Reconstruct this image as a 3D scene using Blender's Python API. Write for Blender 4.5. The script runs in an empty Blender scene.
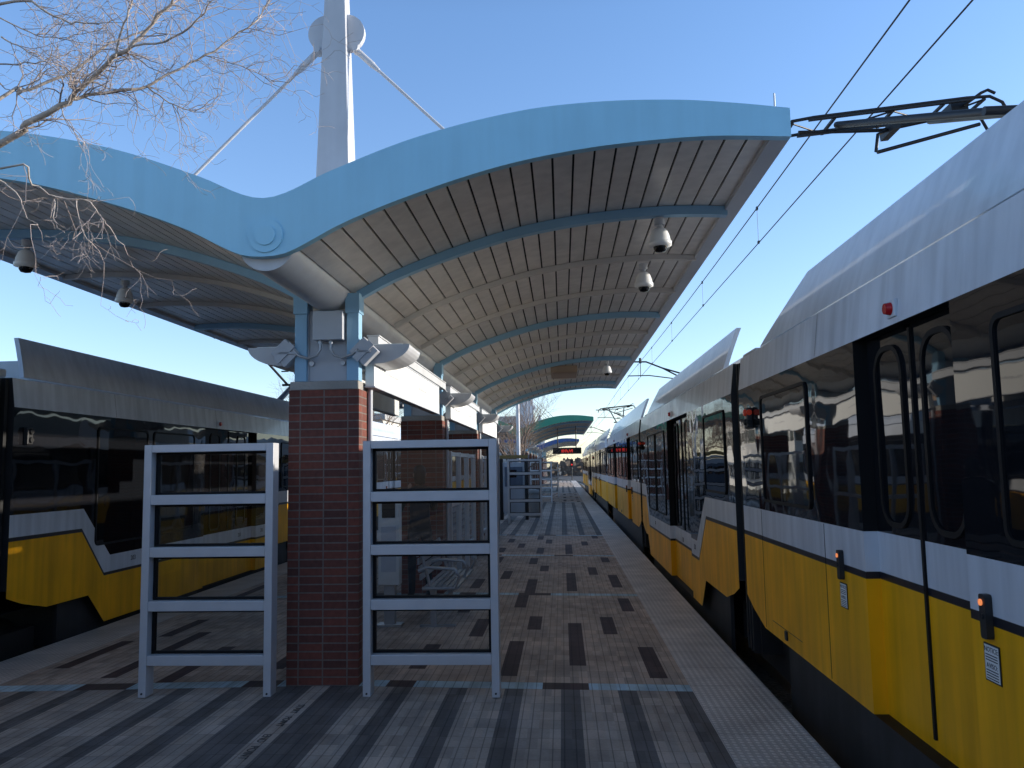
import bpy, bmesh, math, random
from mathutils import Vector, Matrix
random.seed(7)
PI = math.pi
sc = bpy.context.scene
COL = sc.collection
XC = -1.95                                   # centre line of the island platform
def floor_z(x): return -0.017 * abs(x - XC)   # the platform is slightly crowned

# ------------------------------------------------------------------ materials
def new_mat(name):
    m = bpy.data.materials.new(name); m.use_nodes = True
    nt = m.node_tree; b = nt.nodes['Principled BSDF']
    return m, nt, b
def paint(name, c, rough=.5, metal=0., var=.12, scale=3., bump=0., bscale=40., spec=.5, coat=0., streak=0.):
    """base colour broken up by two noises, optional vertical dirt streaks and fine bump"""
    m, nt, b = new_mat(name); N = nt.nodes; L = nt.links
    tc = N.new('ShaderNodeTexCoord')
    n1 = N.new('ShaderNodeTexNoise'); n1.inputs['Scale'].default_value = scale; n1.inputs['Detail'].default_value = 6
    L.new(tc.outputs['Object'], n1.inputs['Vector'])
    r = N.new('ShaderNodeMapRange'); r.inputs['From Min'].default_value = .3; r.inputs['From Max'].default_value = .7
    r.inputs['To Min'].default_value = 1 - var; r.inputs['To Max'].default_value = 1 + var
    L.new(n1.outputs['Fac'], r.inputs['Value'])
    val = r.outputs['Result']
    if streak:
        mp = N.new('ShaderNodeMapping'); mp.inputs['Scale'].default_value = (9, 9, .7)
        L.new(tc.outputs['Object'], mp.inputs['Vector'])
        n2 = N.new('ShaderNodeTexNoise'); n2.inputs['Scale'].default_value = 1.0; n2.inputs['Detail'].default_value = 5
        L.new(mp.outputs['Vector'], n2.inputs['Vector'])
        r2 = N.new('ShaderNodeMapRange'); r2.inputs['From Min'].default_value = .35; r2.inputs['From Max'].default_value = .62
        r2.inputs['To Min'].default_value = 1 - streak; r2.inputs['To Max'].default_value = 1
        L.new(n2.outputs['Fac'], r2.inputs['Value'])
        mu = N.new('ShaderNodeMath'); mu.operation = 'MULTIPLY'
        L.new(val, mu.inputs[0]); L.new(r2.outputs['Result'], mu.inputs[1]); val = mu.outputs[0]
    vm = N.new('ShaderNodeVectorMath'); vm.operation = 'SCALE'; vm.inputs[0].default_value = c
    L.new(val, vm.inputs['Scale']); L.new(vm.outputs['Vector'], b.inputs['Base Color'])
    b.inputs['Roughness'].default_value = rough; b.inputs['Metallic'].default_value = metal
    b.inputs['Specular IOR Level'].default_value = spec; b.inputs['Coat Weight'].default_value = coat
    if bump:
        n3 = N.new('ShaderNodeTexNoise'); n3.inputs['Scale'].default_value = bscale; n3.inputs['Detail'].default_value = 3
        L.new(tc.outputs['Object'], n3.inputs['Vector'])
        bp = N.new('ShaderNodeBump'); bp.inputs['Strength'].default_value = bump; bp.inputs['Distance'].default_value = .02
        L.new(n3.outputs['Fac'], bp.inputs['Height']); L.new(bp.outputs['Normal'], b.inputs['Normal'])
    return m
def emit(name, c, s):
    m, nt, b = new_mat(name); b.inputs['Base Color'].default_value = (*[x*.5 for x in c], 1)
    b.inputs['Emission Color'].default_value = (*c, 1); b.inputs['Emission Strength'].default_value = s; return m
def wavy_glass(name, c, wave=.25):
    """dark tinted train glazing: glossy, with the slight ripple real panes have"""
    m, nt, b = new_mat(name); N = nt.nodes; L = nt.links
    b.inputs['Base Color'].default_value = (*c, 1); b.inputs['Roughness'].default_value = .025
    b.inputs['IOR'].default_value = 1.38; b.inputs['Specular IOR Level'].default_value = .5
    tc = N.new('ShaderNodeTexCoord'); n = N.new('ShaderNodeTexNoise')
    n.inputs['Scale'].default_value = 1.6; n.inputs['Detail'].default_value = 1.5
    L.new(tc.outputs['Object'], n.inputs['Vector'])
    bp = N.new('ShaderNodeBump'); bp.inputs['Strength'].default_value = wave; bp.inputs['Distance'].default_value = .03
    L.new(n.outputs['Fac'], bp.inputs['Height']); L.new(bp.outputs['Normal'], b.inputs['Normal']); return m
def thin_glass(name, tint):
    m, nt, b = new_mat(name); N = nt.nodes; L = nt.links
    tr = N.new('ShaderNodeBsdfTransparent'); tr.inputs['Color'].default_value = (*tint, 1)
    gl = N.new('ShaderNodeBsdfGlossy'); gl.inputs['Roughness'].default_value = .015; gl.inputs['Color'].default_value = (.9, .95, 1, 1)
    fr = N.new('ShaderNodeFresnel'); fr.inputs['IOR'].default_value = 1.6
    mx = N.new('ShaderNodeMixShader'); L.new(fr.outputs['Fac'], mx.inputs['Fac'])
    L.new(tr.outputs[0], mx.inputs[1]); L.new(gl.outputs[0], mx.inputs[2])
    L.new(mx.outputs[0], N['Material Output'].inputs['Surface']); return m
def math_node(nt, op, a, bb=None, cc=None):
    n = nt.nodes.new('ShaderNodeMath'); n.operation = op
    for i, v in enumerate((a, bb, cc)):
        if v is None: continue
        if isinstance(v, (int, float)): n.inputs[i].default_value = v
        else: nt.links.new(v, n.inputs[i])
    return n.outputs[0]
def paving_mat():
    """every paver carries its own tone (face colour); joints are darkened and recessed"""
    m, nt, b = new_mat('unit_paving'); N = nt.nodes; L = nt.links
    at = N.new('ShaderNodeAttribute'); at.attribute_name = 'tone'
    geo = N.new('ShaderNodeNewGeometry'); sp = N.new('ShaderNodeSeparateXYZ'); L.new(geo.outputs['Position'], sp.inputs[0])
    def joint(sock, off, pitch, w):
        f = math_node(nt, 'FRACT', math_node(nt, 'DIVIDE', math_node(nt, 'SUBTRACT', sock, off), pitch))
        d = math_node(nt, 'MULTIPLY', math_node(nt, 'SUBTRACT', .5, math_node(nt, 'ABSOLUTE', math_node(nt, 'SUBTRACT', f, .5))), pitch)
        n = N.new('ShaderNodeMapRange'); n.interpolation_type = 'SMOOTHSTEP'
        n.inputs['From Min'].default_value = 0; n.inputs['From Max'].default_value = w
        L.new(d, n.inputs['Value']); return n.outputs['Result']
    j = math_node(nt, 'MULTIPLY', joint(sp.outputs['X'], -20.05, .075, .006), joint(sp.outputs['Y'], -40., .2, .004))
    n1 = N.new('ShaderNodeTexNoise'); n1.inputs['Scale'].default_value = 1.1; n1.inputs['Detail'].default_value = 7; n1.inputs['Roughness'].default_value = .65
    L.new(geo.outputs['Position'], n1.inputs['Vector'])
    n2 = N.new('ShaderNodeTexNoise'); n2.inputs['Scale'].default_value = 60; n2.inputs['Detail'].default_value = 4
    L.new(geo.outputs['Position'], n2.inputs['Vector'])
    st = N.new('ShaderNodeMapRange'); st.inputs['From Min'].default_value = .3; st.inputs['From Max'].default_value = .7
    st.inputs['To Min'].default_value = .62; st.inputs['To Max'].default_value = 1.22; L.new(n1.outputs['Fac'], st.inputs['Value'])
    gr = N.new('ShaderNodeMapRange'); gr.inputs['To Min'].default_value = .8; gr.inputs['To Max'].default_value = 1.2; L.new(n2.outputs['Fac'], gr.inputs['Value'])
    jm = N.new('ShaderNodeMapRange'); jm.inputs['To Min'].default_value = .45; L.new(j, jm.inputs['Value'])
    k = math_node(nt, 'MULTIPLY', math_node(nt, 'MULTIPLY', st.outputs[0], gr.outputs[0]), jm.outputs[0])
    vm = N.new('ShaderNodeVectorMath'); vm.operation = 'SCALE'; L.new(at.outputs['Color'], vm.inputs[0]); L.new(k, vm.inputs['Scale'])
    L.new(vm.outputs[0], b.inputs['Base Color']); b.inputs['Roughness'].default_value = .75; b.inputs['Specular IOR Level'].default_value = .35
    bp = N.new('ShaderNodeBump'); bp.inputs['Strength'].default_value = .5; bp.inputs['Distance'].default_value = .004
    L.new(j, bp.inputs['Height']); L.new(bp.outputs[0], b.inputs['Normal']); return m
def brick_mat():
    """stack-bond brick: world-aligned courses, on any vertical face"""
    m, nt, b = new_mat('stack_bond_brick'); N = nt.nodes; L = nt.links
    tc = N.new('ShaderNodeTexCoord'); sp = N.new('ShaderNodeSeparateXYZ'); L.new(tc.outputs['Object'], sp.inputs[0])
    u = math_node(nt, 'ADD', math_node(nt, 'ADD', sp.outputs['X'], sp.outputs['Y']), .4045)
    cb = N.new('ShaderNodeCombineXYZ'); L.new(u, cb.inputs[0]); L.new(sp.outputs['Z'], cb.inputs[1])
    br = N.new('ShaderNodeTexBrick'); br.offset = 0; br.squash = 1
    br.inputs['Scale'].default_value = 1; br.inputs['Brick Width'].default_value = .203; br.inputs['Row Height'].default_value = .0675
    br.inputs['Mortar Size'].default_value = .006; br.inputs['Mortar Smooth'].default_value = .15; br.inputs['Bias'].default_value = -.1
    br.inputs['Color1'].default_value = (.195, .055, .036, 1); br.inputs['Color2'].default_value = (.09, .034, .027, 1)
    br.inputs['Mortar'].default_value = (.17, .135, .115, 1)
    L.new(cb.outputs[0], br.inputs['Vector'])
    n = N.new('ShaderNodeTexNoise'); n.inputs['Scale'].default_value = 25; n.inputs['Detail'].default_value = 5; L.new(tc.outputs['Object'], n.inputs['Vector'])
    r = N.new('ShaderNodeMapRange'); r.inputs['To Min'].default_value = .6; r.inputs['To Max'].default_value = 1.4; L.new(n.outputs['Fac'], r.inputs['Value'])
    vm = N.new('ShaderNodeVectorMath'); vm.operation = 'SCALE'; L.new(br.outputs['Color'], vm.inputs[0]); L.new(r.outputs[0], vm.inputs['Scale'])
    L.new(vm.outputs[0], b.inputs['Base Color']); b.inputs['Roughness'].default_value = .8
    bp = N.new('ShaderNodeBump'); bp.invert = True; bp.inputs['Strength'].default_value = .6; bp.inputs['Distance'].default_value = .006
    L.new(br.outputs['Fac'], bp.inputs['Height']); L.new(bp.outputs[0], b.inputs['Normal']); return m
def tactile_mat():
    """detectable warning tiles: rows of truncated domes, tile joints every 0.61 m"""
    m, nt, b = new_mat('tactile_tiles'); N = nt.nodes; L = nt.links
    geo = N.new('ShaderNodeNewGeometry'); sp = N.new('ShaderNodeSeparateXYZ'); L.new(geo.outputs['Position'], sp.inputs[0])
    def cell(s, p): return math_node(nt, 'SUBTRACT', math_node(nt, 'FRACT', math_node(nt, 'DIVIDE', math_node(nt, 'ADD', s, 40), p)), .5)
    cx, cy = cell(sp.outputs['X'], .0508), cell(sp.outputs['Y'], .0508)
    d = math_node(nt, 'SQRT', math_node(nt, 'ADD', math_node(nt, 'MULTIPLY', cx, cx), math_node(nt, 'MULTIPLY', cy, cy)))
    mr = N.new('ShaderNodeMapRange'); mr.interpolation_type = 'SMOOTHSTEP'; mr.inputs['From Min'].default_value = .2; mr.inputs['From Max'].default_value = .38
    mr.inputs['To Min'].default_value = 1; mr.inputs['To Max'].default_value = 0; L.new(d, mr.inputs['Value'])
    jn = math_node(nt, 'GREATER_THAN', math_node(nt, 'ABSOLUTE', cell(sp.outputs['Y'], .61)), .492)
    n = N.new('ShaderNodeTexNoise'); n.inputs['Scale'].default_value = 2.2; n.inputs['Detail'].default_value = 7; L.new(geo.outputs['Position'], n.inputs['Vector'])
    r = N.new('ShaderNodeMapRange'); r.inputs['From Min'].default_value = .3; r.inputs['From Max'].default_value = .7
    r.inputs['To Min'].default_value = .75; r.inputs['To Max'].default_value = 1.12; L.new(n.outputs['Fac'], r.inputs['Value'])
    k = math_node(nt, 'MULTIPLY', r.outputs[0], math_node(nt, 'ADD', .78, math_node(nt, 'MULTIPLY', mr.outputs[0], .3)))
    k = math_node(nt, 'MULTIPLY', k, math_node(nt, 'SUBTRACT', 1, math_node(nt, 'MULTIPLY', jn, .45)))
    vm = N.new('ShaderNodeVectorMath'); vm.operation = 'SCALE'; vm.inputs[0].default_value = (.68, .62, .57); L.new(k, vm.inputs['Scale'])
    L.new(vm.outputs[0], b.inputs['Base Color']); b.inputs['Roughness'].default_value = .6
    bp = N.new('ShaderNodeBump'); bp.inputs['Strength'].default_value = .8; bp.inputs['Distance'].default_value = .006
    L.new(mr.outputs[0], bp.inputs['Height']); L.new(bp.outputs[0], b.inputs['Normal']); return m

M = dict(
    paving=paving_mat(), brick=brick_mat(), tactile=tactile_mat(),
    concrete=paint('concrete', (.36, .34, .31), .85, var=.2, bump=.3),
    fascia_blue=paint('light_blue_fascia', (.33, .65, .84), .42, var=.05, scale=1.6, streak=.06),
    fascia_green=paint('green_fascia', (.05, .30, .19), .42, var=.05),
    fascia_navy=paint('navy_fascia', (.03, .10, .30), .42, var=.05),
    post_blue=paint('light_blue_steel', (.27, .48, .66), .42, var=.06),
    soffit=paint('soffit_metal', (.80, .75, .70), .38, metal=.25, var=.07, scale=1.5, streak=.12),
    seam=paint('seam_shadow', (.02, .02, .02), .9),
    rib_grey=paint('rib_grey', (.62, .58, .54), .45, var=.06),
    roofing=paint('roof_metal', (.5, .52, .54), .4, var=.1),
    steel_white=paint('off_white_steel', (.56, .57, .60), .4, var=.06, streak=.06),
    steel_grey=paint('painted_grey_steel', (.46, .48, .52), .42, var=.06),
    alu=paint('anodised_aluminium', (.62, .63, .66), .36, metal=.2, var=.05, scale=6),
    galv=paint('galvanised', (.42, .43, .45), .4, metal=.6, var=.1),
    dark=paint('dark_metal', (.02, .02, .022), .5, var=.2),
    black=paint('black_rubber', (.008, .008, .009), .7, var=.2),
    chassis=paint('underskirt_grey', (.024, .025, .028), .65, var=.3, streak=.3),
    yellow=paint('train_yellow', (.92, .43, .007), .40, var=.12, scale=1.7, streak=.2, coat=.0, spec=.28, bump=.05, bscale=2.),
    white=paint('train_white', (.66, .68, .72), .3, var=.07, scale=1.6, streak=.2, coat=.2, bump=.05, bscale=2.5),
    upper=paint('train_upper_white', (.70, .72, .77), .30, var=.12, scale=1.6, streak=.2, coat=.2),
    shroud=paint('roof_shroud_white', (.66, .68, .72), .28, var=.11, scale=1.5, streak=.14, coat=.3, bump=.10, bscale=2.2),
    stripe=paint('black_stripe', (.012, .012, .018), .4),
    band=wavy_glass('black_window_band', (.010, .010, .012), .22),
    pane=wavy_glass('tinted_window_glass', (.006, .007, .009), .16),
    gasket=paint('window_gasket', (.006, .006, .007), .6, spec=.25),
    wglass=thin_glass('windbreak_glass', (.86, .89, .90)),
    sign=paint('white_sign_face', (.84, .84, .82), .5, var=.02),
    signtext=paint('faint_sign_letters', (.60, .61, .63), .6),  # pale grey marks in place of unreadable letters
    dim_white=paint('dim_white_paint', (.66, .66, .64), .5, var=.1),
    cam_white=paint('camera_housing', (.8, .81, .82), .35, var=.04),
    smoke=wavy_glass('smoked_dome', (.006, .006, .008), 0),
    red_on=emit('red_marker', (.6, .05, .015), .12), amber_on=emit('amber_marker', (1., .3, .1), .8),
    led_red=emit('led_letters', (1., .05, .04), .8), red_lens=paint('red_lens', (.45, .01, .015), .2, var=0.),
    rail=paint('rail_steel', (.20, .17, .15), .4, metal=.6, var=.2),
    ballast=paint('ballast', (.14, .13, .12), .95, var=.6, scale=25, bump=1., bscale=30),
    ground=paint('dry_ground', (.15, .14, .115), .95, var=.4, scale=.4, bump=.3),
    asphalt=paint('asphalt', (.055, .055, .058), .9, var=.2),
    wire=paint('overhead_wire', (.012, .012, .014), .5),
    bark=paint('pale_bark', (.44, .38, .33), .85, var=.3, scale=14, bump=.4),
    twig=paint('twig_bark', (.42, .35, .32), .85, var=.25, scale=9),
    farbark=paint('brown_bark', (.20, .145, .11), .9, var=.3, scale=6),
    scrub=paint('winter_scrub', (.17, .13, .10), .95, var=.5, scale=.6),
    bldg=paint('pale_stucco', (.62, .60, .56), .8, var=.08), bldg2=paint('tan_brick_wall', (.36, .25, .17), .85, var=.15),
    bldg3=paint('grey_concrete_wall', (.40, .40, .40), .85, var=.1),
    bwin=wavy_glass('building_window', (.03, .04, .05), 0.),
    cloth=paint('dark_cloth', (.016, .017, .022), .85, var=.2, bump=.3, bscale=60), denim=paint('dark_trousers', (.018, .021, .032), .85, var=.2),
    skin=paint('skin', (.42, .25, .18), .55, var=.06), hair=paint('dark_hair', (.02, .015, .012), .6),
    notice=paint('notice_plate', (.74, .74, .72), .5, var=.04), ink=paint('black_ink', (.012, .012, .014), .6), worn_ink=paint('worn_lettering', (.085, .08, .078), .8, var=.5, scale=30),
    board_blue=paint('blue_panel', (.10, .13, .18), .4, var=.06), amber_plate=paint('ochre_top', (.25, .16, .05), .5),
    lamp_tan=paint('tan_lamp_housing', (.36, .26, .19), .5, var=.08),
    bin_grey=paint('bin_grey', (.30, .30, .29), .6, var=.1), crossing_red=paint('red_paint', (.5, .02, .02), .5),
)

# ------------------------------------------------------------------ mesh helpers
class MB:
    def __init__(s): s.v = []; s.f = []; s.mi = []; s.m = 0; s.smooth = set()
    def add(s, vs, fs, sm=False):
        o = len(s.v); s.v += [tuple(v) for v in vs]
        for f in fs:
            if sm: s.smooth.add(len(s.f))
            s.f.append([i + o for i in f]); s.mi.append(s.m)
        return s
    def box(s, x0, x1, y0, y1, z0, z1, mtx=None):
        vs = [Vector((x, y, z)) for z in (z0, z1) for y in (y0, y1) for x in (x0, x1)]
        if mtx: vs = [mtx @ v for v in vs]
        return s.add(vs, [(0, 2, 3, 1), (4, 5, 7, 6), (0, 1, 5, 4), (2, 6, 7, 3), (0, 4, 6, 2), (1, 3, 7, 5)])
    def tube(s, pts, rad, n=8, caps=True):
        pts = [Vector(p) for p in pts]
        R = rad if isinstance(rad, (list, tuple)) else [rad] * len(pts)
        vs = []; fs = []; ref = None
        for i, p in enumerate(pts):
            t = (pts[min(i+1, len(pts)-1)] - pts[max(i-1, 0)]).normalized()
            if ref is None: ref = t.orthogonal().normalized()
            a = (ref - t * ref.dot(t)); a = a.normalized() if a.length > 1e-6 else t.orthogonal().normalized()
            ref = a; b = t.cross(a)
            for k in range(n):
                w = 2*PI*k/n; vs.append(p + (a*math.cos(w) + b*math.sin(w)) * R[i])
        for i in range(len(pts)-1):
            for k in range(n):
                fs.append((i*n+k, i*n+(k+1) % n, (i+1)*n+(k+1) % n, (i+1)*n+k))
        s.add(vs, fs, True)
        if caps: s.add(vs[:n], [tuple(reversed(range(n)))]); s.add(vs[-n:], [tuple(range(n))])
        return s
    def lathe(s, prof, c=(0, 0, 0), n=20):
        vs = []; fs = []
        for r, z in prof:
            for k in range(n):
                a = 2*PI*k/n; vs.append((c[0]+r*math.cos(a), c[1]+r*math.sin(a), c[2]+z))
        for i in range(len(prof)-1):
            for k in range(n): fs.append((i*n+k, i*n+(k+1) % n, (i+1)*n+(k+1) % n, (i+1)*n+k))
        return s.add(vs, fs, True)
    def prism(s, poly, a0, a1, axis='Y', smooth=False):
        """poly: 2-D outline; extruded along axis between a0 and a1"""
        def P(u, v, w): return {'Y': (u, w, v), 'X': (w, u, v), 'Z': (u, v, w)}[axis]
        n = len(poly); vs = [P(u, v, a0) for u, v in poly] + [P(u, v, a1) for u, v in poly]
        s.add(vs, [(i, (i+1) % n, n+(i+1) % n, n+i) for i in range(n)], smooth)
        s.add(vs[:n], [tuple(range(n))]); s.add(vs[n:], [tuple(reversed(range(n)))])
        return s
    def build(s, name, mats, parent=None, bevel=0., recalc=True):
        me = bpy.data.meshes.new(name); me.from_pydata(s.v, [], s.f)
        for m in (mats if isinstance(mats, (list, tuple)) else [mats]): me.materials.append(M[m])
        for i, p in enumerate(me.polygons):
            p.material_index = s.mi[i]; p.use_smooth = i in s.smooth
        if recalc:
            bm = bmesh.new(); bm.from_mesh(me); bmesh.ops.remove_doubles(bm, verts=bm.verts, dist=1e-5) if recalc == 'weld' else None
            bmesh.ops.recalc_face_normals(bm, faces=bm.faces); bm.to_mesh(me); bm.free()
        o = bpy.data.objects.new(name, me); COL.objects.link(o)
        if bevel:
            b = o.modifiers.new('bevel', 'BEVEL'); b.width = bevel; b.segments = 2; b.limit_method = 'ANGLE'; b.angle_limit = .7
        if parent: o.parent = parent
        return o
def tag(o, label=None, cat=None, group=None, kind=None):
    for k, v in (('label', label), ('category', cat), ('group', group), ('kind', kind)):
        if v: o[k] = v
    return o
def empty(name, loc=(0, 0, 0), rz=0):
    o = bpy.data.objects.new(name, None); COL.objects.link(o); o.location = loc; o.rotation_euler = (0, 0, rz); o.empty_display_size = .2; return o
def copy_tree(o, parent=None):
    c = o.copy(); COL.objects.link(c)
    if parent: c.parent = parent
    for ch in list(o.children): copy_tree(ch, c)
    return c
def text_mesh(name, body, size, mat, parent, mtx, align='CENTER', depth=.001):
    cu = bpy.data.curves.new(name, 'FONT'); cu.body = body; cu.size = size; cu.align_x = align; cu.align_y = 'CENTER'; cu.extrude = depth; cu.resolution_u = 3
    t = bpy.data.objects.new(name, cu); COL.objects.link(t); bpy.context.view_layer.update()
    me = bpy.data.meshes.new_from_object(t.evaluated_get(bpy.context.evaluated_depsgraph_get()))
    COL.objects.unlink(t); bpy.data.objects.remove(t); bpy.data.curves.remove(cu)
    me.transform(mtx); me.materials.clear(); me.materials.append(M[mat]); me.name = name
    o = bpy.data.objects.new(name, me); COL.objects.link(o)
    if parent: o.parent = parent
    return o
def frame_mtx(origin, right, up):
    r = Vector(right).normalized(); u = Vector(up).normalized(); n = r.cross(u)
    m = Matrix((r, u, n)).transposed().to_4x4(); m.translation = Vector(origin); return m
def interp(tab, x):
    """smooth (Catmull-Rom) interpolation through a table"""
    if x <= tab[0][0]: return tab[0][1]
    for i in range(len(tab)-1):
        x0, y0 = tab[i]; x1, y1 = tab[i+1]
        if x <= x1:
            def sl(j):
                a = tab[max(j-1, 0)]; b = tab[min(j+1, len(tab)-1)]; return (b[1]-a[1])/(b[0]-a[0])
            m0 = 0 if i == 0 else sl(i); m1 = sl(i+1); h = x1-x0; t = (x-x0)/h
            return y0*(2*t**3-3*t*t+1)+m0*h*(t**3-2*t*t+t)+y1*(-2*t**3+3*t*t)+m1*h*(t**3-t*t)
    return tab[-1][1]
def lin(tab, x):
    if x <= tab[0][0]: return tab[0][1]
    for (x0, y0), (x1, y1) in zip(tab, tab[1:]):
        if x <= x1: return y0 + (y1-y0)*(x-x0)/(x1-x0) if x1 > x0 else y1
    return tab[-1][1]

# ------------------------------------------------------------------ the setting
g = MB(); g.add([(-900, -200, -.66), (900, -200, -.66), (900, 1600, -.66), (-900, 1600, -.66)], [(0, 1, 2, 3)])
tag(g.build('ground', 'ground', recalc=False), kind='structure')
b = MB()
for x0, x1 in ((1.62, 6.2), (-10.1, -5.52)): b.add([(x0, -60, -.63), (x1, -60, -.63), (x1, 112, -.63), (x0, 112, -.63)], [(0, 1, 2, 3)])
tag(b.build('track_bed', 'ballast', recalc=False), kind='structure')
r = MB()
def far_curve(y): return 0 if y < 95 else -((y-95)**2) * .0022
for cx in (3.03, -6.87):
    for sx in (-.72, .72):
        ys = [-60, 20, 60, 95, 105, 120, 140, 160, 190]
        for a, c in zip(ys, ys[1:]):
            xa, xb = cx+sx+far_curve(a), cx+sx+far_curve(c)
            r.add([(xa-.035, a, -.45), (xa+.035, a, -.45), (xb+.035, c, -.45), (xb-.035, c, -.45),
                   (xa-.035, a, -.62), (xa+.035, a, -.62), (xb+.035, c, -.62), (xb-.035, c, -.62)], [(0, 1, 2, 3), (0, 3, 7, 4), (1, 5, 6, 2)])
tag(r.build('rails', 'rail', recalc=False), kind='structure')
far = MB(); far.add([(-60, 103, -.61), (60, 103, -.61), (60, 230, -.61), (-60, 230, -.61)], [(0, 1, 2, 3)])
tag(far.build('road', 'asphalt', recalc=False), kind='structure')

# platform: body, then individual pavers on its crowned top
PX0, PX1, TX0, TX1, PY0, PY1 = -5.50, 1.60, -4.895, .995, -10., 100.
p = MB()
prof = [(PX0, -.64), (PX1, -.64), (PX1, floor_z(PX1)-.012), (XC, -.012), (PX0, floor_z(PX0)-.012)]
p.prism(prof, PY0, PY1, 'Y'); tag(p.build('platform', 'concrete'), kind='structure')

LIGHT, DARK = (.46, .39, .335), (.155, .141, .135)
BUFF, CHAR, BLUE, BROWN = (.49, .39, .32), (.080, .050, .048), (.46, .62, .70), (.09, .06, .05)
TILES = [(-.57, 7.33, 8.68), (-.42, 9.18, 10.14), (.02, 7.65, 9.6), (.40, 9.06, 10.04), (.71, 7.2, 8.57), (-.64, 10.66, 11.65), (.70, 10.56, 11.5),
         (-1.02, 8.85, 9.85), (-1.4, 7.5, 8.5), (-1.32, 10.2, 11.2)]
def paver_tone(k, y):
    x = -.05 + .075*(k+.5)
    ph = (y - 6.85) % 34.
    seg = ph if ph < 14.7 else None
    if ph >= 14.8:                                             # striped field between two canopies
        dk = (k % 6) in (0, 1)
        if -25 <= k < -21 or -31 <= k < -27: dk = True
        elif -34 <= k < -21: dk = False
        elif k < -34: dk = ((k + 34) % 6) in (4, 5)
        return DARK if dk else LIGHT
    q = ph % 4.83
    if q < .2 or (14.49 <= ph < 14.7):                         # light blue cross bands with brown breaks
        n = int(ph // 4.83); xr = x if x > XC else 2*XC - x
        brk = (-.23, .17) if n % 2 == 0 else (-.63, -.22)
        if brk[0] < xr < brk[1] or (-1.5 < xr < -1.25): return BROWN if (k // 2) % 3 else CHAR
        return BLUE
    xr = x if x > XC else 2*XC - x
    yy = 6.93 + q
    zn = int(ph // 4.83) + 5*int((y-6.85)//34.) + (11 if x < XC else 0)
    for ti, (tx, a, c) in enumerate(TILES):
        j = 0 if zn == 0 else ((ti*37+zn*61) % 5-2)*.2
        if zn not in (0, 1) and (ti*13+zn*7) % 6 == 0: continue
        if tx <= xr < tx+.15 and a+j <= yy < c+j: return CHAR
    return BUFF
verts = []; faces = []; tones = []
k0 = int(math.floor((TX0+.05)/.075)); k1 = int(math.ceil((TX1+.05)/.075))
y = PY0
while y < PY1 - .01:
    for k in range(k0, k1):
        xa = max(TX0, -.05+.075*k); xb = min(TX1, -.05+.075*(k+1))
        c = paver_tone(k, y+.1); v = random.uniform(.80, 1.17); h = random.uniform(-.03, .03)
        o = len(verts)
        verts += [(xa, y, floor_z(xa)), (xb, y, floor_z(xb)), (xb, y+.2, floor_z(xb)), (xa, y+.2, floor_z(xa))]
        faces.append((o, o+1, o+2, o+3)); tones.append((c[0]*v*(1+h), c[1]*v, c[2]*v*(1-h), 1))
    y += .2
me = bpy.data.meshes.new('platform_paving'); me.from_pydata(verts, [], faces); me.materials.append(M['paving'])
at = me.attributes.new('tone', 'FLOAT_COLOR', 'FACE')
at.data.foreach_set('color', [c for t in tones for c in t])
o = bpy.data.objects.new('platform_paving', me); COL.objects.link(o); tag(o, kind='structure')
for nm, x0, x1 in (('tactile_edge', TX1, PX1+.004), ('tactile_edge', PX0-.004, TX0)):
    t = MB(); t.prism([(x0, floor_z(x0)-.03), (x1, floor_z(x1)-.03), (x1, floor_z(x1)+.004), (x0, floor_z(x0)+.004)], PY0, PY1, 'Y')
    tag(t.build(nm, 'tactile'), kind='structure')
# markings let into the pavers
def ground_text(body, x, y, size):
    root = empty('paver_marking', (x, y, floor_z(x)+.003)); n = len(body); off = 0
    for wd in body.split():
        c = (off+len(wd)/2-n/2)*size*.66; off += len(wd)+1
        text_mesh('word', wd, size, 'worn_ink', root, frame_mtx((0, -c, 0), (0, -1, 0), (1, 0, 0)), depth=.0005)
    return root
tag(ground_text('END POINT', -2.0, 5.33, .082), 'dark letters reading END POINT on the pale paver strip, nearer to the viewer', 'floor marking', 'lettering set into the pavers')
tag(ground_text('START POINT', -1.99, 6.0, .075), 'dark letters on the pale paver strip closest to the first brick pier', 'floor marking', 'lettering set into the pavers')

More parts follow.
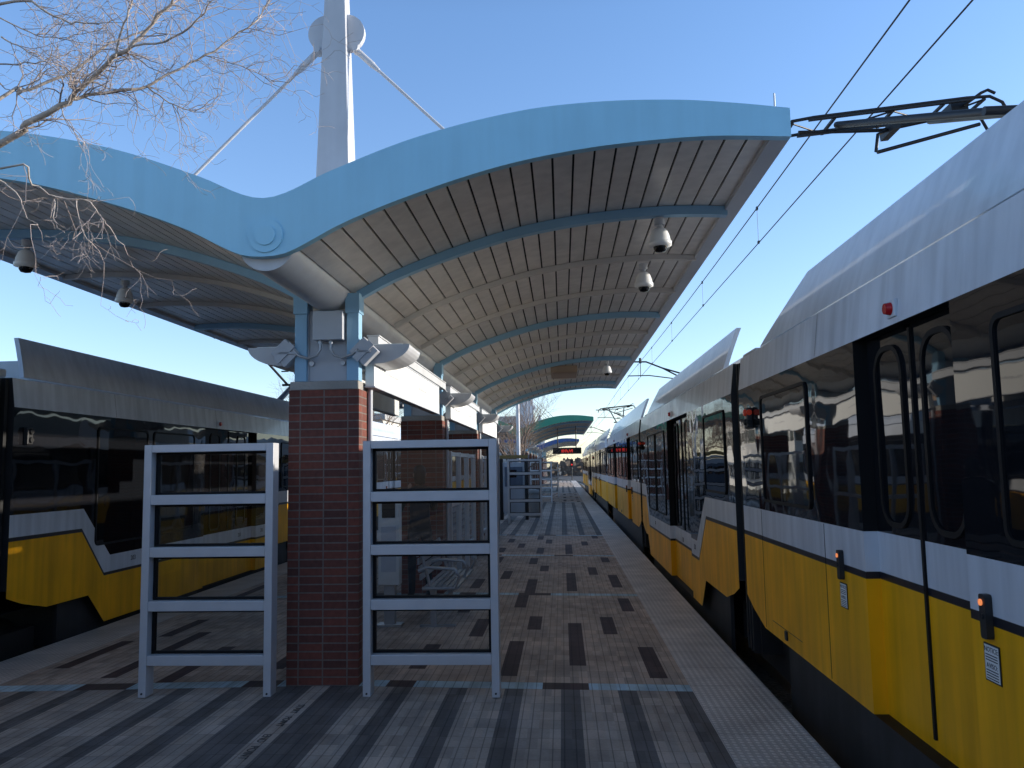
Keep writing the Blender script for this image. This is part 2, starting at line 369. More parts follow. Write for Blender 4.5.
# ------------------------------------------------------------------ canopy
ZB = [(0, 3.185), (.14, 3.2), (.25, 3.245), (.54, 3.395), (1.0, 3.57), (1.59, 3.745), (2.11, 3.84), (2.58, 3.885), (3.03, 3.90), (3.53, 3.875)]
ZT = [(0, 3.59), (.16, 3.625), (.44, 3.755), (1.05, 3.975), (1.73, 4.125), (2.25, 4.168), (2.78, 4.16), (3.18, 4.12), (3.53, 4.07)]
CY0, CLEN = 5.3, 17.75
RIBS = [6.93 + 1.613*i for i in range(10)]
COLS = [6.8, 11.64, 16.48, 21.3]            # near faces of the brick piers
def zb(d): return interp(ZB, abs(d))
def zt(d): return interp(ZT, abs(d))
TIP = 3.53
def make_canopy():
    root = empty('platform_canopy', (XC-.03, CY0, 0))
    y1 = CLEN
    ds = [-TIP + i*(2*TIP)/96 for i in range(97)]
    for nm, a, c in (('fascia', 0, .07), ('fascia', y1-.07, y1)):
        f = MB()
        vs = []
        for d in ds: vs += [(d, a, zb(d)), (d, a, zt(d)), (d, c, zb(d)), (d, c, zt(d))]
        fs = []
        for i in range(96):
            j = 4*i; fs += [(j, j+4, j+5, j+1), (j+2, j+3, j+7, j+6), (j+1, j+5, j+7, j+3), (j, j+2, j+6, j+4)]
        fs += [(0, 1, 3, 2), (384, 386, 387, 385)]
        f.add(vs, fs); fo = f.build(nm, 'fascia_blue', root)
        if a == 0:
            e = MB(); e.tube([(0.02, -.012, 3.33), (0.02, .0, 3.33)], .118, 32); e.tube([(.02, -.024, 3.33), (.02, -.0125, 3.33)], .07, 32)
            e.build('emblem_disc', 'fascia_blue', fo)
    # roof sheet between the two fascias
    r = MB(); vs = []; fs = []
    for d in ds: vs += [(d, .07, zt(d)-.06), (d, y1-.07, zt(d)-.06), (d, .07, zb(d)+.065), (d, y1-.07, zb(d)+.065)]
    for i in range(96): j = 4*i; fs += [(j, j+1, j+5, j+4)]
    r.add(vs, fs); r.build('roof_sheet', 'roofing', root, recalc=False)
    bk = MB(); bk.add(vs, [(4*i+2, 4*i+6, 4*i+7, 4*i+3) for i in range(96)]); bk.build('soffit_backing', 'seam', root, recalc=False)
    # soffit boards running the length of the roof
    for s in (-1, 1):
        b = MB(); n = 22; d0, d1 = .197, TIP-.1; w = (d1-d0)/n
        for i in range(n):
            a, c = d0+i*w+.008, d0+(i+1)*w-.008
            P = []
            for d in (a, (a+c)/2, c): P += [(s*d, .07, zb(d)+.045), (s*d, y1-.07, zb(d)+.045)]
            for d in (a, c): P += [(s*d, .07, zb(d)+.062), (s*d, y1-.07, zb(d)+.062)]
            b.add(P, [(0, 2, 3, 1), (2, 4, 5, 3), (0, 1, 7, 6), (4, 8, 9, 5)])
        b.build('soffit_boards', 'soffit', root, recalc=False)
        # trim along the tip, with a small gutter lip below
        e = MB(); e.prism([(s*(TIP-.12), zb(TIP)+.012), (s*TIP, zb(TIP)), (s*TIP, zt(TIP)-.002), (s*(TIP-.05), zt(TIP)-.002), (s*(TIP-.05), zb(TIP)+.05), (s*(TIP-.12), zb(TIP)+.05)], .0705, y1-.0705, 'Y')
        e.build('edge_trim', 'steel_grey', root)
    # ribs, pale blue at the pier lines, grey between
    for i, ry in enumerate(RIBS):
        for s in (-1, 1):
            rb = MB(); vs = []; fs = []; yy = ry-CY0; w = .042 if i % 3 == 0 else .028; lo_ = -.035 if i % 3 == 0 else -.012
            dd = [.24+(TIP-.1-.24)*k/28 for k in range(29)]
            for d in dd:
                z = zb(d)
                for (oy, oz) in ((-w, .042), (w, .042), (w, lo_), (-w, lo_)): vs.append((s*d, yy+oy, z+oz))
            for k in range(28):
                for q in range(4): fs.append((4*k+q, 4*k+(q+1) % 4, 4*k+4+(q+1) % 4, 4*k+4+q))
            fs += [(0, 1, 2, 3), (112, 115, 114, 113)]
            rb.add(vs, fs); rb.build('rib', 'post_blue' if i % 3 == 0 else 'rib_grey', root)
    # rounded valley beam
    t = MB(); R_ = .195; n = 20
    pts = [(R_*math.cos(PI+PI*k/n), 3.295+R_*.98*math.sin(PI+PI*k/n)) for k in range(n+1)] + [(R_, 3.34), (-R_, 3.34)]
    t.prism(pts, .0705, y1-.0705, 'Y', True); t.build('valley_beam', 'steel_white', root)
    # posts, mast and tie rods at each pier line
    for ci, cy in enumerate(COLS):
        yy = cy-CY0
        for s in (-1, 1):
            a = MB(); a.box(s*.225-.052, s*.225+.052, yy+.02, yy+.14, 2.5, zb(.3)-.03)
            a.box(s*.225-.062, s*.225+.062, yy+.0, yy+.16, 3.08, zb(.3)-.02)
            a.build('post', 'post_blue', root, bevel=.004)
        h = MB(); h.box(-.165, .165, yy+.06, yy+.40, 2.501, 3.12); ho = h.build('pier_housing', 'steel_grey', root, bevel=.008)
        for s in (-1, 1):
            bb = MB(); bb.box(s*.165+(-.003 if s > 0 else -.02), s*.165+(.02 if s > 0 else .003), yy+.055, yy+.08, 2.501, 3.10); bb.build('housing_flange', 'steel_white', ho)
        m = MB(); z0, z1 = 3.3, 6.4
        def half(z): return .5*(.30-.062*(z-4.3)/1.0)
        vs = []
        for z in (z0, z1):
            hw = half(z); vs += [(-hw, yy+.30-hw*.9, z), (hw, yy+.30-hw*.9, z), (hw, yy+.30+hw*.9, z), (-hw, yy+.30+hw*.9, z)]
        m.add(vs, [(0, 1, 5, 4), (1, 2, 6, 5), (2, 3, 7, 6), (3, 0, 4, 7), (4, 5, 6, 7)])
        mo = m.build('mast', 'steel_white', root, bevel=.006)
        for s in (-1, 1):
            gp = MB(); hw = half(5.72)
            pts = [(s*(hw-.02+.175*math.cos(-PI/2+PI*k/14)), 5.74+.175*math.sin(-PI/2+PI*k/14)) for k in range(15)]
            gp.prism(pts, yy+.27, yy+.33, 'Y'); gp.build('gusset_plate', 'steel_white', mo)
            tr = MB(); a = Vector((s*(hw+.07), yy+.30, 5.585)); e = Vector((s*1.80, yy+.30, 3.98)); d = (e-a).normalized()
            tr.tube([a, a+d*.22], .030, 12); tr.tube([a+d*.2, a+d*.3], [.030, .018], 12); tr.tube([a+d*.28, e], .0145, 10)
            tr.tube([a-Vector((0, .05, 0)), a+Vector((0, .05, 0))], .03, 12)
            tr.build('tie_rod', 'steel_white', root)
    lr = MB(); lr.tube([(TIP-.07, .1, 4.06), (TIP-.07, .1, 4.22)], .006, 6); lr.build('lightning_rod', 'galv', root)
    return root
canopy = make_canopy()
tag(canopy, 'butterfly canopy with light blue fascia and slatted soffit over the near platform', 'canopy', 'canopies along the platform')
for dy, mat, lab in ((34.2, 'fascia_green', 'farther butterfly canopy with a green fascia beyond the near one'), (67.5, 'fascia_navy', 'farthest butterfly canopy with a dark blue fascia')):
    c = copy_tree(canopy); c.location.y += dy; tag(c, lab)
    for ch in c.children:
        if ch.name.startswith('fascia'):
            for q in [ch] + list(ch.children): q.material_slots[0].link = 'OBJECT'; q.material_slots[0].material = M[mat]
CANOPY_Y = (0, 34.2, 67.5)

# brick piers
def make_pier():
    root = empty('brick_pier', (XC-.045, COLS[0], 0))
    s = MB(); s.box(-.3, .3, 0, .5, -.01, 2.424); s.build('shaft', 'brick', root)
    c = MB(); c.box(-.295, .295, .005, .495, 2.425, 2.498); c.build('cap', 'concrete', root, bevel=.008)
    cd = MB(); cd.tube([(.325, .3, .0), (.325, .3, 2.5)], .022, 10); cd.build('conduit', 'steel_grey', root)
    return root
pier = make_pier()
tag(pier, 'nearest dark red brick pier, between the two near windbreak frames', 'brick pier', 'brick piers under the canopies')
pier_lab = ['', 'second nearest brick pier, behind the right windbreak frame where the white sign ends', 'third brick pier along the near canopy', 'fourth brick pier, at the far end of the near canopy']
for ci, dy in enumerate(CANOPY_Y):
    for i, cy in enumerate(COLS):
        if ci == 0 and i == 0: continue
        q = copy_tree(pier); q.location.y = cy+dy
        q['label'] = pier_lab[i] if ci == 0 else ['brick pier at the near end of the %s canopy', 'second brick pier under the %s canopy', 'third brick pier under the %s canopy', 'brick pier at the far end of the %s canopy'][i] % ('green', 'dark blue')[ci-1]

# floodlights and junction boxes on the piers
def make_flood(s):
    root = empty('uplight', (XC-.045+s*.24, COLS[0]+.05, 2.745))
    b = MB(); mt = Matrix.Rotation(PI/4, 4, 'Y'); b.box(-.088, .088, -.04, .06, -.088, .088, Matrix.Translation((s*.10, -.02, .0)) @ mt)
    b.build('bracket_box', 'steel_grey', root, bevel=.006)
    c = MB(); c.box(-.03, .03, -.075, -.058, -.10, .10, Matrix.Translation((s*.10, 0, 0)) @ mt)
    c.box(min(0, s*.16), max(0, s*.16), -.075, -.06, -.012, .006); c.build('bracket_arm', 'steel_grey', root)
    t = MB(); n = 10
    prof = [(s*(.08), .06)] + [(s*(.13+.30*math.sin(PI/2*k/n)*1.0), .06-.19*math.cos(PI/2*k/n)) for k in range(n+1)]
    prof = [(s*.10, .07), (s*.10, -.08)] + [(s*(.14+.33*math.sin(PI/2*k/n)), .07-.165*math.cos(PI/2*k/n)) for k in range(n+1)]
    t.prism(prof, .07, .60, 'Y', False); t.build('trough', 'steel_white', root, bevel=.01)
    l = MB(); l.box(min(s*.14, s*.40), max(s*.14, s*.40), .10, .57, .072, .080); l.build('lens', 'sign', root)
    return root
fl = {s: make_flood(s) for s in (-1, 1)}
tag(fl[-1], 'grey trough uplight on the left of the nearest brick pier', 'uplight', 'uplights on the piers')
tag(fl[1], 'grey trough uplight on the right of the nearest brick pier, above the white sign', 'uplight', 'uplights on the piers')
for ci, dy in enumerate(CANOPY_Y[:2]):
    for i, cy in enumerate(COLS):
        for s in (-1, 1):
            if ci == 0 and i == 0: continue
            q = copy_tree(fl[s]); q.location.y = cy+dy+.05
            q['label'] = 'trough uplight on the %s of the %s brick pier under the %s canopy' % ('left' if s < 0 else 'right', ('nearest', 'second', 'third', 'fourth')[i], ('blue', 'green')[ci])
jb = empty('junction_box', (XC+.0, COLS[0]+.05, 2.965))
q = MB(); q.box(-.125, .125, -.10, .008, -.12, .12); q.build('enclosure', 'steel_grey', jb, bevel=.006)
q = MB(); q.box(-.128, .128, -.112, -.101, -.123, .123); q.build('lid', 'steel_grey', jb, bevel=.004)
for s in (-1, 1):
    q = MB(); x0 = -.03+s*.045
    q.tube([(x0, -.06, -.12), (x0, -.06, -.2), (x0+s*.03, -.065, -.25), (x0+s*.10, -.07, -.275), (x0+s*.18, -.07, -.25), (x0+s*.23, -.06, -.2)], .012, 8)
    q.tube([(x0, -.06, -.12), (x0, -.06, -.15)], .018, 10); q.build('conduit', 'galv', jb)
    q = MB(); q.tube([(x0+s*.09, -.015, -.31), (x0+s*.09, .01, -.31)], .022, 12); q.build('fitting', 'galv', jb)
tag(jb, 'grey electrical box with two curved conduits above the nearest brick pier', 'electrical box')

# signs between the piers
def make_sign(x, s, y0, y1, dim):
    root = empty('station_sign', (x, y0, 2.465)); L_ = y1-y0
    q = MB(); q.box(-.04, .04, 0, L_, 0, .34); q.build('panel', 'sign' if not dim else 'dim_white', root, bevel=.004)  # dim sign: its shade is put into a greyer panel colour
    e = MB(); e.box(-.045, .045, -.0, L_, .3405, .355); e.box(-.045, .045, 0, L_, -.012, -.0005); e.build('edging', 'steel_grey', root)
    if not dim:
        rnd = random.Random(3)
        for row, (z, h, a, c) in enumerate(((.235, .045, .28, .72), (.15, .03, .2, 1.05), (.17, .03, 2.2, 2.75))):
            yy = a; tx = MB()
            while yy < c:
                w = rnd.uniform(.02, .05); tx.box(s*.041, s*.0425, yy, yy+w, z, z+h*rnd.uniform(.5, 1)); yy += w+.018
            tx.build('faint_lettering', 'signtext', root)
    return root
tag(make_sign(-1.645, 1, 6.98, 10.75, False), 'sunlit white station sign between the two nearest brick piers', 'station sign', 'station signs')
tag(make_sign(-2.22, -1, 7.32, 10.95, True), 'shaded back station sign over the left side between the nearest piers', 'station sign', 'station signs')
tag(make_sign(-1.645, 1, 11.9, 15.5, False), 'white station sign between the second and third brick piers', 'station sign', 'station signs')
tag(make_sign(-1.645, 1, 16.75, 20.35, False), 'white station sign between the third and fourth brick piers', 'station sign', 'station signs')
for i, lab in enumerate(('white box beam above the nearest station sign', 'white box beam between the second and third brick piers', 'white box beam between the third and fourth brick piers')):
    q = MB(); a = COLS[i]+.5; q.box(-1.74, -1.64, a, COLS[i+1]+.0, 2.86, 2.95); q.box(-1.75, -1.63, a, COLS[i+1], 2.951, 2.965)
    tag(q.build('sign_beam', 'steel_white', None, bevel=.005), lab, 'beam', 'beams carrying the signs')

# dome cameras
def make_cam():
    root = empty('dome_camera')
    q = MB(); q.tube([(0, 0, 0), (0, 0, -.06)], .045, 16); q.tube([(0, 0, -.06), (0, 0, -.10)], .025, 12); q.build('mount', 'steel_grey', root)
    q = MB(); q.lathe([(.0, -.09), (.045, -.092), (.066, -.115), (.082, -.16), (.09, -.20)]); q.build('housing', 'cam_white', root)
    q = MB(); q.lathe([(.088, -.199), (.098, -.205), (.098, -.24), (.06, -.25)]); q.build('collar', 'cam_white', root)
    q = MB(); q.lathe([(.06, -.249), (.057, -.27), (.04, -.292), (.0, -.30)]); q.build('dome', 'smoke', root)
    return root
dc = make_cam(); first = True
for x, y, lab in ((.88, RIBS[0], 'nearest white dome camera under the right wing of the canopy'), (.90, RIBS[1], 'second white dome camera under the right wing, hanging from a grey rib'),
                  (.95, RIBS[6], 'small white dome camera near the far end of the right canopy wing'),
                  (-4.75, RIBS[0], 'dome camera under the left wing at the left edge of the picture'), (-4.72, RIBS[1], 'second dome camera under the dark left wing of the canopy')):
    q = dc if first else copy_tree(dc); first = False
    q.location = (x, y, zb(x-XC)-.05); tag(q, lab, 'dome camera', 'dome cameras under the canopy')
spk = MB(); spk.box(-.27, .27, -.6, .6, -.14, 0); spk.m = 1; spk.box(-.22, .22, -.52, .52, -.15, -.141)
q = spk.build('ceiling_lamp_box', ['lamp_tan', 'lamp_tan'], None, bevel=.01); q.location = (.08, 17.3, zb(2.05)-.04); tag(q, 'tan lamp box fixed under the far end of the right canopy wing', 'lamp box')

# windbreaks
def make_windbreak():
    root = empty('windbreak_frame'); W, H_, P_, D = .535, 1.99, .062, .13
    for s in (-1, 1):
        q = MB(); q.box(min(s*W, s*(W-P_)), max(s*W, s*(W-P_)), 0, D, 0, H_); q.build('post', 'alu', root, bevel=.004)
        f = MB(); xx = s*(W-P_/2); f.tube([(xx, -.006, .03), (xx, .0, .03)], .008, 8); f.build('bolt', 'dark', root)
    tops = [H_, H_-.406, H_-.823, H_-1.247, H_-1.668]
    for i, t in enumerate(tops):
        h = .062 if i == 0 else .078
        q = MB(); q.box(-W+P_+.001, W-P_-.001, .002, D-.002, t-h, t - (0 if i else .001)); q.build('rail', 'alu', root, bevel=.004)
    for i in range(4):
        a, c = tops[i+1]+.0, tops[i]-(.062 if i == 0 else .078)
        fr = MB(); x = W-P_-.002
        for bx in ((-x, -x+.022, a, c), (x-.022, x, a, c), (-x+.0225, x-.0225, a+.001, a+.02), (-x+.0225, x-.0225, c-.02, c-.001)):
            fr.box(bx[0], bx[1], .075, .115, bx[2], bx[3])
        fo = fr.build('pane_bead', 'gasket', root)
        pn = MB(); pn.add([(-x+.02, .093, a+.015), (x-.02, .093, a+.015), (x-.02, .093, c-.015), (-x+.02, .093, c-.015)], [(0, 1, 2, 3)]); pn.build('pane', 'wglass', fo, recalc=False)
    return root
wb = make_windbreak()
first = True
for x, y, lab in ((-2.852, 6.5, 'near aluminium windbreak frame with four glass panes, left of the brick pier'), (-1.053, 6.5, 'near aluminium windbreak frame with four glass panes, right of the brick pier'),
                  (-1.18, 25.7, 'windbreak frame past the far end of the near canopy, on the right'), (-2.75, 25.7, 'windbreak frame past the far end of the near canopy, left side'),
                  (-1.05, 40.6, 'distant windbreak frame at the start of the green canopy, right side'), (-2.85, 40.6, 'distant windbreak frame at the start of the green canopy, left side'),
                  (-.75, 47.0, 'distant windbreak frame under the green canopy')):
    q = wb if first else copy_tree(wb); first = False
    q.location = (x, y, floor_z(x)); tag(q, lab, 'windbreak', 'glazed windbreak frames')

# ------------------------------------------------------------------ light rail train
XS, XW, XR = 1.70, 4.36, 3.03           # platform-side face, far face, centre
ZSKIRT, ZS0, ZS1, ZW0, ZW1, ZSEAM = .345, 1.085, 1.125, 1.35, 2.44, 2.74
def pieces(y0, y1, brk): return sorted({y0, y1, *[b for b in brk if y0 < b < y1]})
def body_section(root, y0, y1, doors, low=None, chamfer=(True, True)):
    """one car body: bands follow the sill line, doors are recessed 8 cm, both sides alike"""
    def bottom(y):
        t = [(y0, .53 if chamfer[0] else ZSKIRT), (y0+.25, .44 if chamfer[0] else ZSKIRT), (y0+.65, ZSKIRT), (y1-.65, ZSKIRT), (y1-.25, .44 if chamfer[1] else ZSKIRT), (y1, .53 if chamfer[1] else ZSKIRT)]
        return lin(t, y) - (lin([(low[0]+.15, 0), (low[0]+.5, .36), (low[3]-.5, .36), (low[3]-.15, 0)], y) if low else 0)
    def drop(hi, lo_):
        def f(y):
            if not low: return hi
            return lin([(low[0], hi), (low[1], lo_), (low[2], lo_), (low[3], hi)], y)
        return f
    sill = drop(ZW0, .765); st1 = drop(ZS1, .565); st0 = drop(ZS0, .53)
    if low:                                            # the stripe's corner sits outside the sill's corner
        def shift(hi, lo_):
            return lambda y: lin([(low[0]-.02, hi), (low[1]-.12, lo_), (low[2]+.12, lo_), (low[3]+.02, hi)], y)
        st1, st0 = shift(ZS1, .565), shift(ZS0, .53)
    bounds = [bottom, st0, st1, sill, lambda y: ZW1, lambda y: ZSEAM]
    mats = ['yellow', 'stripe', 'white', 'band', 'upper']
    brk = [y0+.25, y0+.65, y1-.65, y1-.25]
    if low: brk += [low[0], low[1], low[2], low[3], low[0]-.02, low[1]-.12, low[2]+.12, low[3]+.02, low[0]+.15, low[0]+.5, low[3]-.5, low[3]-.15]
    for a, c in doors: brk += [a, c]
    ys = pieces(y0, y1, brk)
    q = MB(); names = mats+['roofing', 'dark', 'gasket']
    for side in (1, -1):
        X = XS if side > 0 else XW
        for a, c in zip(ys, ys[1:]):
            mid = (a+c)/2
            ind = .08*side if any(d0 <= mid <= d1 for d0, d1 in doors) else 0
            for k in range(5):
                q.m = k
                tilt = .0 if k < 4 else .035*side
                i2 = ind if k < 4 else 0
                q.add([(X+i2, a, bounds[k](a)), (X+i2, c, bounds[k](c)), (X+i2+tilt, c, bounds[k+1](c)), (X+i2+tilt, a, bounds[k+1](a))], [(0, 1, 2, 3)] if side < 0 else [(0, 3, 2, 1)])
        for d0, d1 in doors:                           # jambs, header and threshold of the recess
            q.m = 7
            for yy in (d0, d1): q.add([(X, yy, bounds[3](yy)), (X+.08*side, yy, bounds[3](yy)), (X+.08*side, yy, ZW1), (X, yy, ZW1)], [(0, 1, 2, 3)])
            for k in (0, 1, 2):
                q.m = k
                for yy in (d0, d1): q.add([(X, yy, bounds[k](yy)), (X+.08*side, yy, bounds[k](yy)), (X+.08*side, yy, bounds[k+1](yy)), (X, yy, bounds[k+1](yy))], [(0, 1, 2, 3)])
            q.m = 7
            q.add([(X, d0, ZW1), (X+.08*side, d0, ZW1), (X+.08*side, d1, ZW1), (X, d1, ZW1)], [(0, 1, 2, 3)])
            q.add([(X, d0, bottom(d0)), (X+.08*side, d0, bottom(d0)), (X+.08*side, d1, bottom(d1)), (X, d1, bottom(d1))], [(0, 1, 2, 3)])
    xs, xw = XS+.035, XW-.035
    q.m = 5; q.add([(xs, y0, ZSEAM), (xw, y0, ZSEAM), (xw, y1, ZSEAM), (xs, y1, ZSEAM)], [(0, 1, 2, 3)])
    q.m = 6
    for yy in (y0, y1): q.add([(XS, yy, .6), (XW, yy, .6), (XW, yy, ZW1), (xw, yy, ZSEAM), (xs, yy, ZSEAM), (XS, yy, ZW1)], [tuple(range(6))])
    q.add([(XS+.1, y0, .36), (XW-.1, y0, .36), (XW-.1, y1, .36), (XS+.1, y1, .36)], [(0, 1, 2, 3)])
    body = q.build('body', names, root, recalc=False)
    # dark underskirt set in from the body side
    u = MB(); a, c = y0+1.0, y1-1.0
    for X0, X1 in ((XS+.10, XS+.14), (XW-.14, XW-.10)): u.box(X0, X1, a, c, -.30, .42)
    u.box(XS+.3, XW-.3, a+.3, c-.3, -.2, .3); u.build('underskirt', 'chassis', root)
    return body, sill
def round_rect(cy, cz, hy, hz, rr, n=6):
    pts = []
    for (sy, sz, a0) in ((1, 1, 0), (-1, 1, PI/2), (-1, -1, PI), (1, -1, 3*PI/2)):
        for k in range(n+1):
            a = a0+PI/2*k/n; pts.append((cy+sy*(hy-rr)+rr*math.cos(a), cz+sz*(hz-rr)+rr*math.sin(a)))
    return pts
def window(root, y0, y1, z0, z1, rr=.1, inset=0., side=1, gw=.024):
    X = (XS+inset) if side > 0 else (XW-inset); o = -side
    cy, cz, hy, hz = (y0+y1)/2, (z0+z1)/2, (y1-y0)/2, (z1-z0)/2
    A = round_rect(cy, cz, hy, hz, rr); B = round_rect(cy, cz, hy-gw, hz-gw, max(rr-gw, .01)); n = len(A)
    g = MB(); vs = []
    for pts, d in ((A, .001), (A, .014), (B, .014), (B, .004)): vs += [(X+o*d, y, z) for y, z in pts]
    fs = []
    for k in range(3):
        for i in range(n): fs.append((k*n+i, k*n+(i+1) % n, (k+1)*n+(i+1) % n, (k+1)*n+i))
    g.add(vs, fs); w = g.build('window', 'gasket', root)
    pn = MB(); pn.add([(X+o*.0045, y, z) for y, z in B], [tuple(range(n))]); pn.build('pane', 'pane', w, recalc=False)
    return w
def door_pair(root, d0, d1, z0, z1, side=1, rr=.13):
    X = (XS+.08) if side > 0 else (XW-.08); o = -side; mid = (d0+d1)/2
    dr = MB()
    for yy in (mid-.012,):
        w = .024
        dr.box(min(X, X+o*.012), max(X, X+o*.012), yy, yy+w, .40 if z0 > 1.2 else .78, ZW1-.02)
    d = dr.build('door', 'gasket', root)
    w = (d1-d0)/2
    for c in (mid-w/2, mid+w/2):
        wd = window(root, c-.19, c+.19, z0-.05, z1+.06, rr, .08, side, .028); wd.parent = d; wd.name = 'door_window'
        for ch in list(wd.children):                    # keep the tree to three levels
            ch.parent = d; ch.name = 'door_pane'
    return d
def notice(root, y, z, side=1, h=.15, w=.12):
    X = XS-.002 if side > 0 else XW+.002; o = -side
    q = MB(); q.box(min(X, X+o*.003), max(X, X+o*.003), y-w/2, y+w/2, z-h/2, z+h/2); no = q.build('notice_plate', 'ink', root)
    q = MB(); X2 = X+o*.0035; q.box(min(X2, X2+o*.001), max(X2, X2+o*.001), y-w/2+.006, y+w/2-.006, z-h/2+.006, z+h/2-.006); q.build('plate_face', 'notice', no)
    R_ = (0, -1, 0) if side > 0 else (0, 1, 0); X3 = X+o*.005
    text_mesh('notice_text', 'NOTICE:', w*.235, 'ink', no, frame_mtx((X3, y, z+h*.34), R_, (0, 0, 1)), depth=.0004)
    text_mesh('notice_text', 'AVISO:', w*.235, 'ink', no, frame_mtx((X3, y, z-h*.08), R_, (0, 0, 1)), depth=.0004)
    ln = MB()
    for zz in (.21, .14, .07, -.2, -.27, -.34, -.41): ln.box(min(X3, X3+o*.0008), max(X3, X3+o*.0008), y-w*.38, y+w*.38, z+h*zz-.002, z+h*zz+.002)
    ln.build('fine_print', 'ink', no)
def call_button(root, y, z, side=1):
    X = XS if side > 0 else XW; o = -side
    q = MB(); q.prism(round_rect(y, z-.01, .025, .088, .012, 3), X+o*.001, X+o*.03, 'X'); b = q.build('door_button', 'dark', root, bevel=.003)
    q = MB(); q.tube([(X+o*.03, y+.006, z+.045), (X+o*.036, y+.006, z+.045)], .013, 12); q.build('button_lamp', 'amber_on', b)
    q = MB(); q.tube([(X+o*.03, y, z-.01), (X+o*.036, y, z-.01)], .011, 12); q.build('push_button', 'chassis', b)
def door_lamp(root, y, z, side=1):
    X = XS+.012 if side > 0 else XW-.012; o = -side
    q = MB(); q.box(min(X, X+o*.02), max(X, X+o*.02), y-.05, y+.05, z-.045, z+.045); b = q.build('door_lamp', 'upper', root, bevel=.004)
    q = MB(); q.tube([(X+o*.02, y, z), (X+o*.05, y, z)], [.034, .028], 14); q.build('lens', 'red_lens', b)
def turn_lamp(root, y, z, side=1, left=False):
    X = XS if side > 0 else XW; o = -side
    q = MB(); q.box(min(X, X+o*.05), max(X, X+o*.05), y-.045, y+.045, z-.10, z+.08); b = q.build('marker_lamp', 'dark', root, bevel=.008)
    for dz, m in ((.035, 'red_on' if not left else 'black'), (-.05, 'black')):
        q = MB(); q.tube([(X+o*.05, y, z+dz), (X+o*.07, y, z+dz)], [.032, .026], 14)
        q.tube([(X+o*.03, y-.045, z+dz), (X+o*.03, y-.06, z+dz)], [.026, .022], 12); q.build('lens', m, b)
def shroud(root, y0, y1, side, lean0=.25, lean1=.75):
    """angled roof-edge fairing with raked ends"""
    X0 = XS+.045 if side > 0 else XW-.045; s = side
    q = MB(); n = 8; rows = []
    for k in range(n+1):
        t = k/n; x = X0+s*(.02+.16*t**1.12); z = 2.765+.445*t
        rows.append((x, z, y0+lean0*t, y1-lean1*t))
    vs = []
    for x, z, a, c in rows: vs += [(x, a, z), (x, c, z), (x+s*.05, c, z), (x+s*.05, a, z)]
    fs = []
    for k in range(n):
        j = 4*k
        for i in range(4): fs.append((j+i, j+(i+1) % 4, j+4+(i+1) % 4, j+4+i))
    fs += [(0, 1, 2, 3), (4*n, 4*n+3, 4*n+2, 4*n+1)]
    q.add(vs, fs); q.build('roof_shroud', 'shroud', root)
def bogie(root, y):
    q = MB(); q.box(XS+.35, XW-.35, y-1.0, y+1.0, -.28, .05); q.box(XS+.30, XS+.42, y-1.1, y+1.1, -.2, .1); q.box(XW-.42, XW-.30, y-1.1, y+1.1, -.2, .1)
    b = q.build('bogie', 'black', root)
    for dy in (-.9, .9):
        for X in (XR-.76, XR+.70):
            w = MB(); w.tube([(X, y+dy, -.12), (X+.06, y+dy, -.12)], .33, 24); w.tube([(X-.04, y+dy, -.12), (X+.1, y+dy, -.12)], .12, 16); w.build('wheel', 'dark', b)
def bellows(root, y0, y1):
    q = MB(); n = 7
    for k in range(n):
        a = y0+(y1-y0)*k/n; c = y0+(y1-y0)*(k+.8)/n; i = .05 if k % 2 else .11
        q.box(XS+i, XW-i, a, c, -.02, 2.72)
    q.build('bellows', 'black', root)
def cab_end(root, y, s):
    """sloped driver's cab between y and y + s*1.3"""
    q = MB(); Z = [.345, 1.1, 1.35, 2.44, 2.74]; mats = ['yellow', 'white', 'band', 'upper']
    nose = {.345: 1.15, 1.1: 1.25, 1.35: 1.2, 2.44: .55, 2.74: .35}; wn = .42
    for k in range(4):
        z0, z1 = Z[k], Z[k+1]; q.m = k
        def ring(z): return [(XS, y, z), (XS+wn*.35, y+s*nose[z]*.75, z), (XS+wn*1.4, y+s*nose[z], z), (XW-wn*1.4, y+s*nose[z], z), (XW-wn*.35, y+s*nose[z]*.75, z), (XW, y, z)]
        a, b_ = ring(z0), ring(z1); q.add(a+b_, [(i, i+1, 7+i, 6+i) for i in range(5)])
    q.m = 3; q.add(ring(2.74), [tuple(range(6))])
    q.build('cab', mats, root)
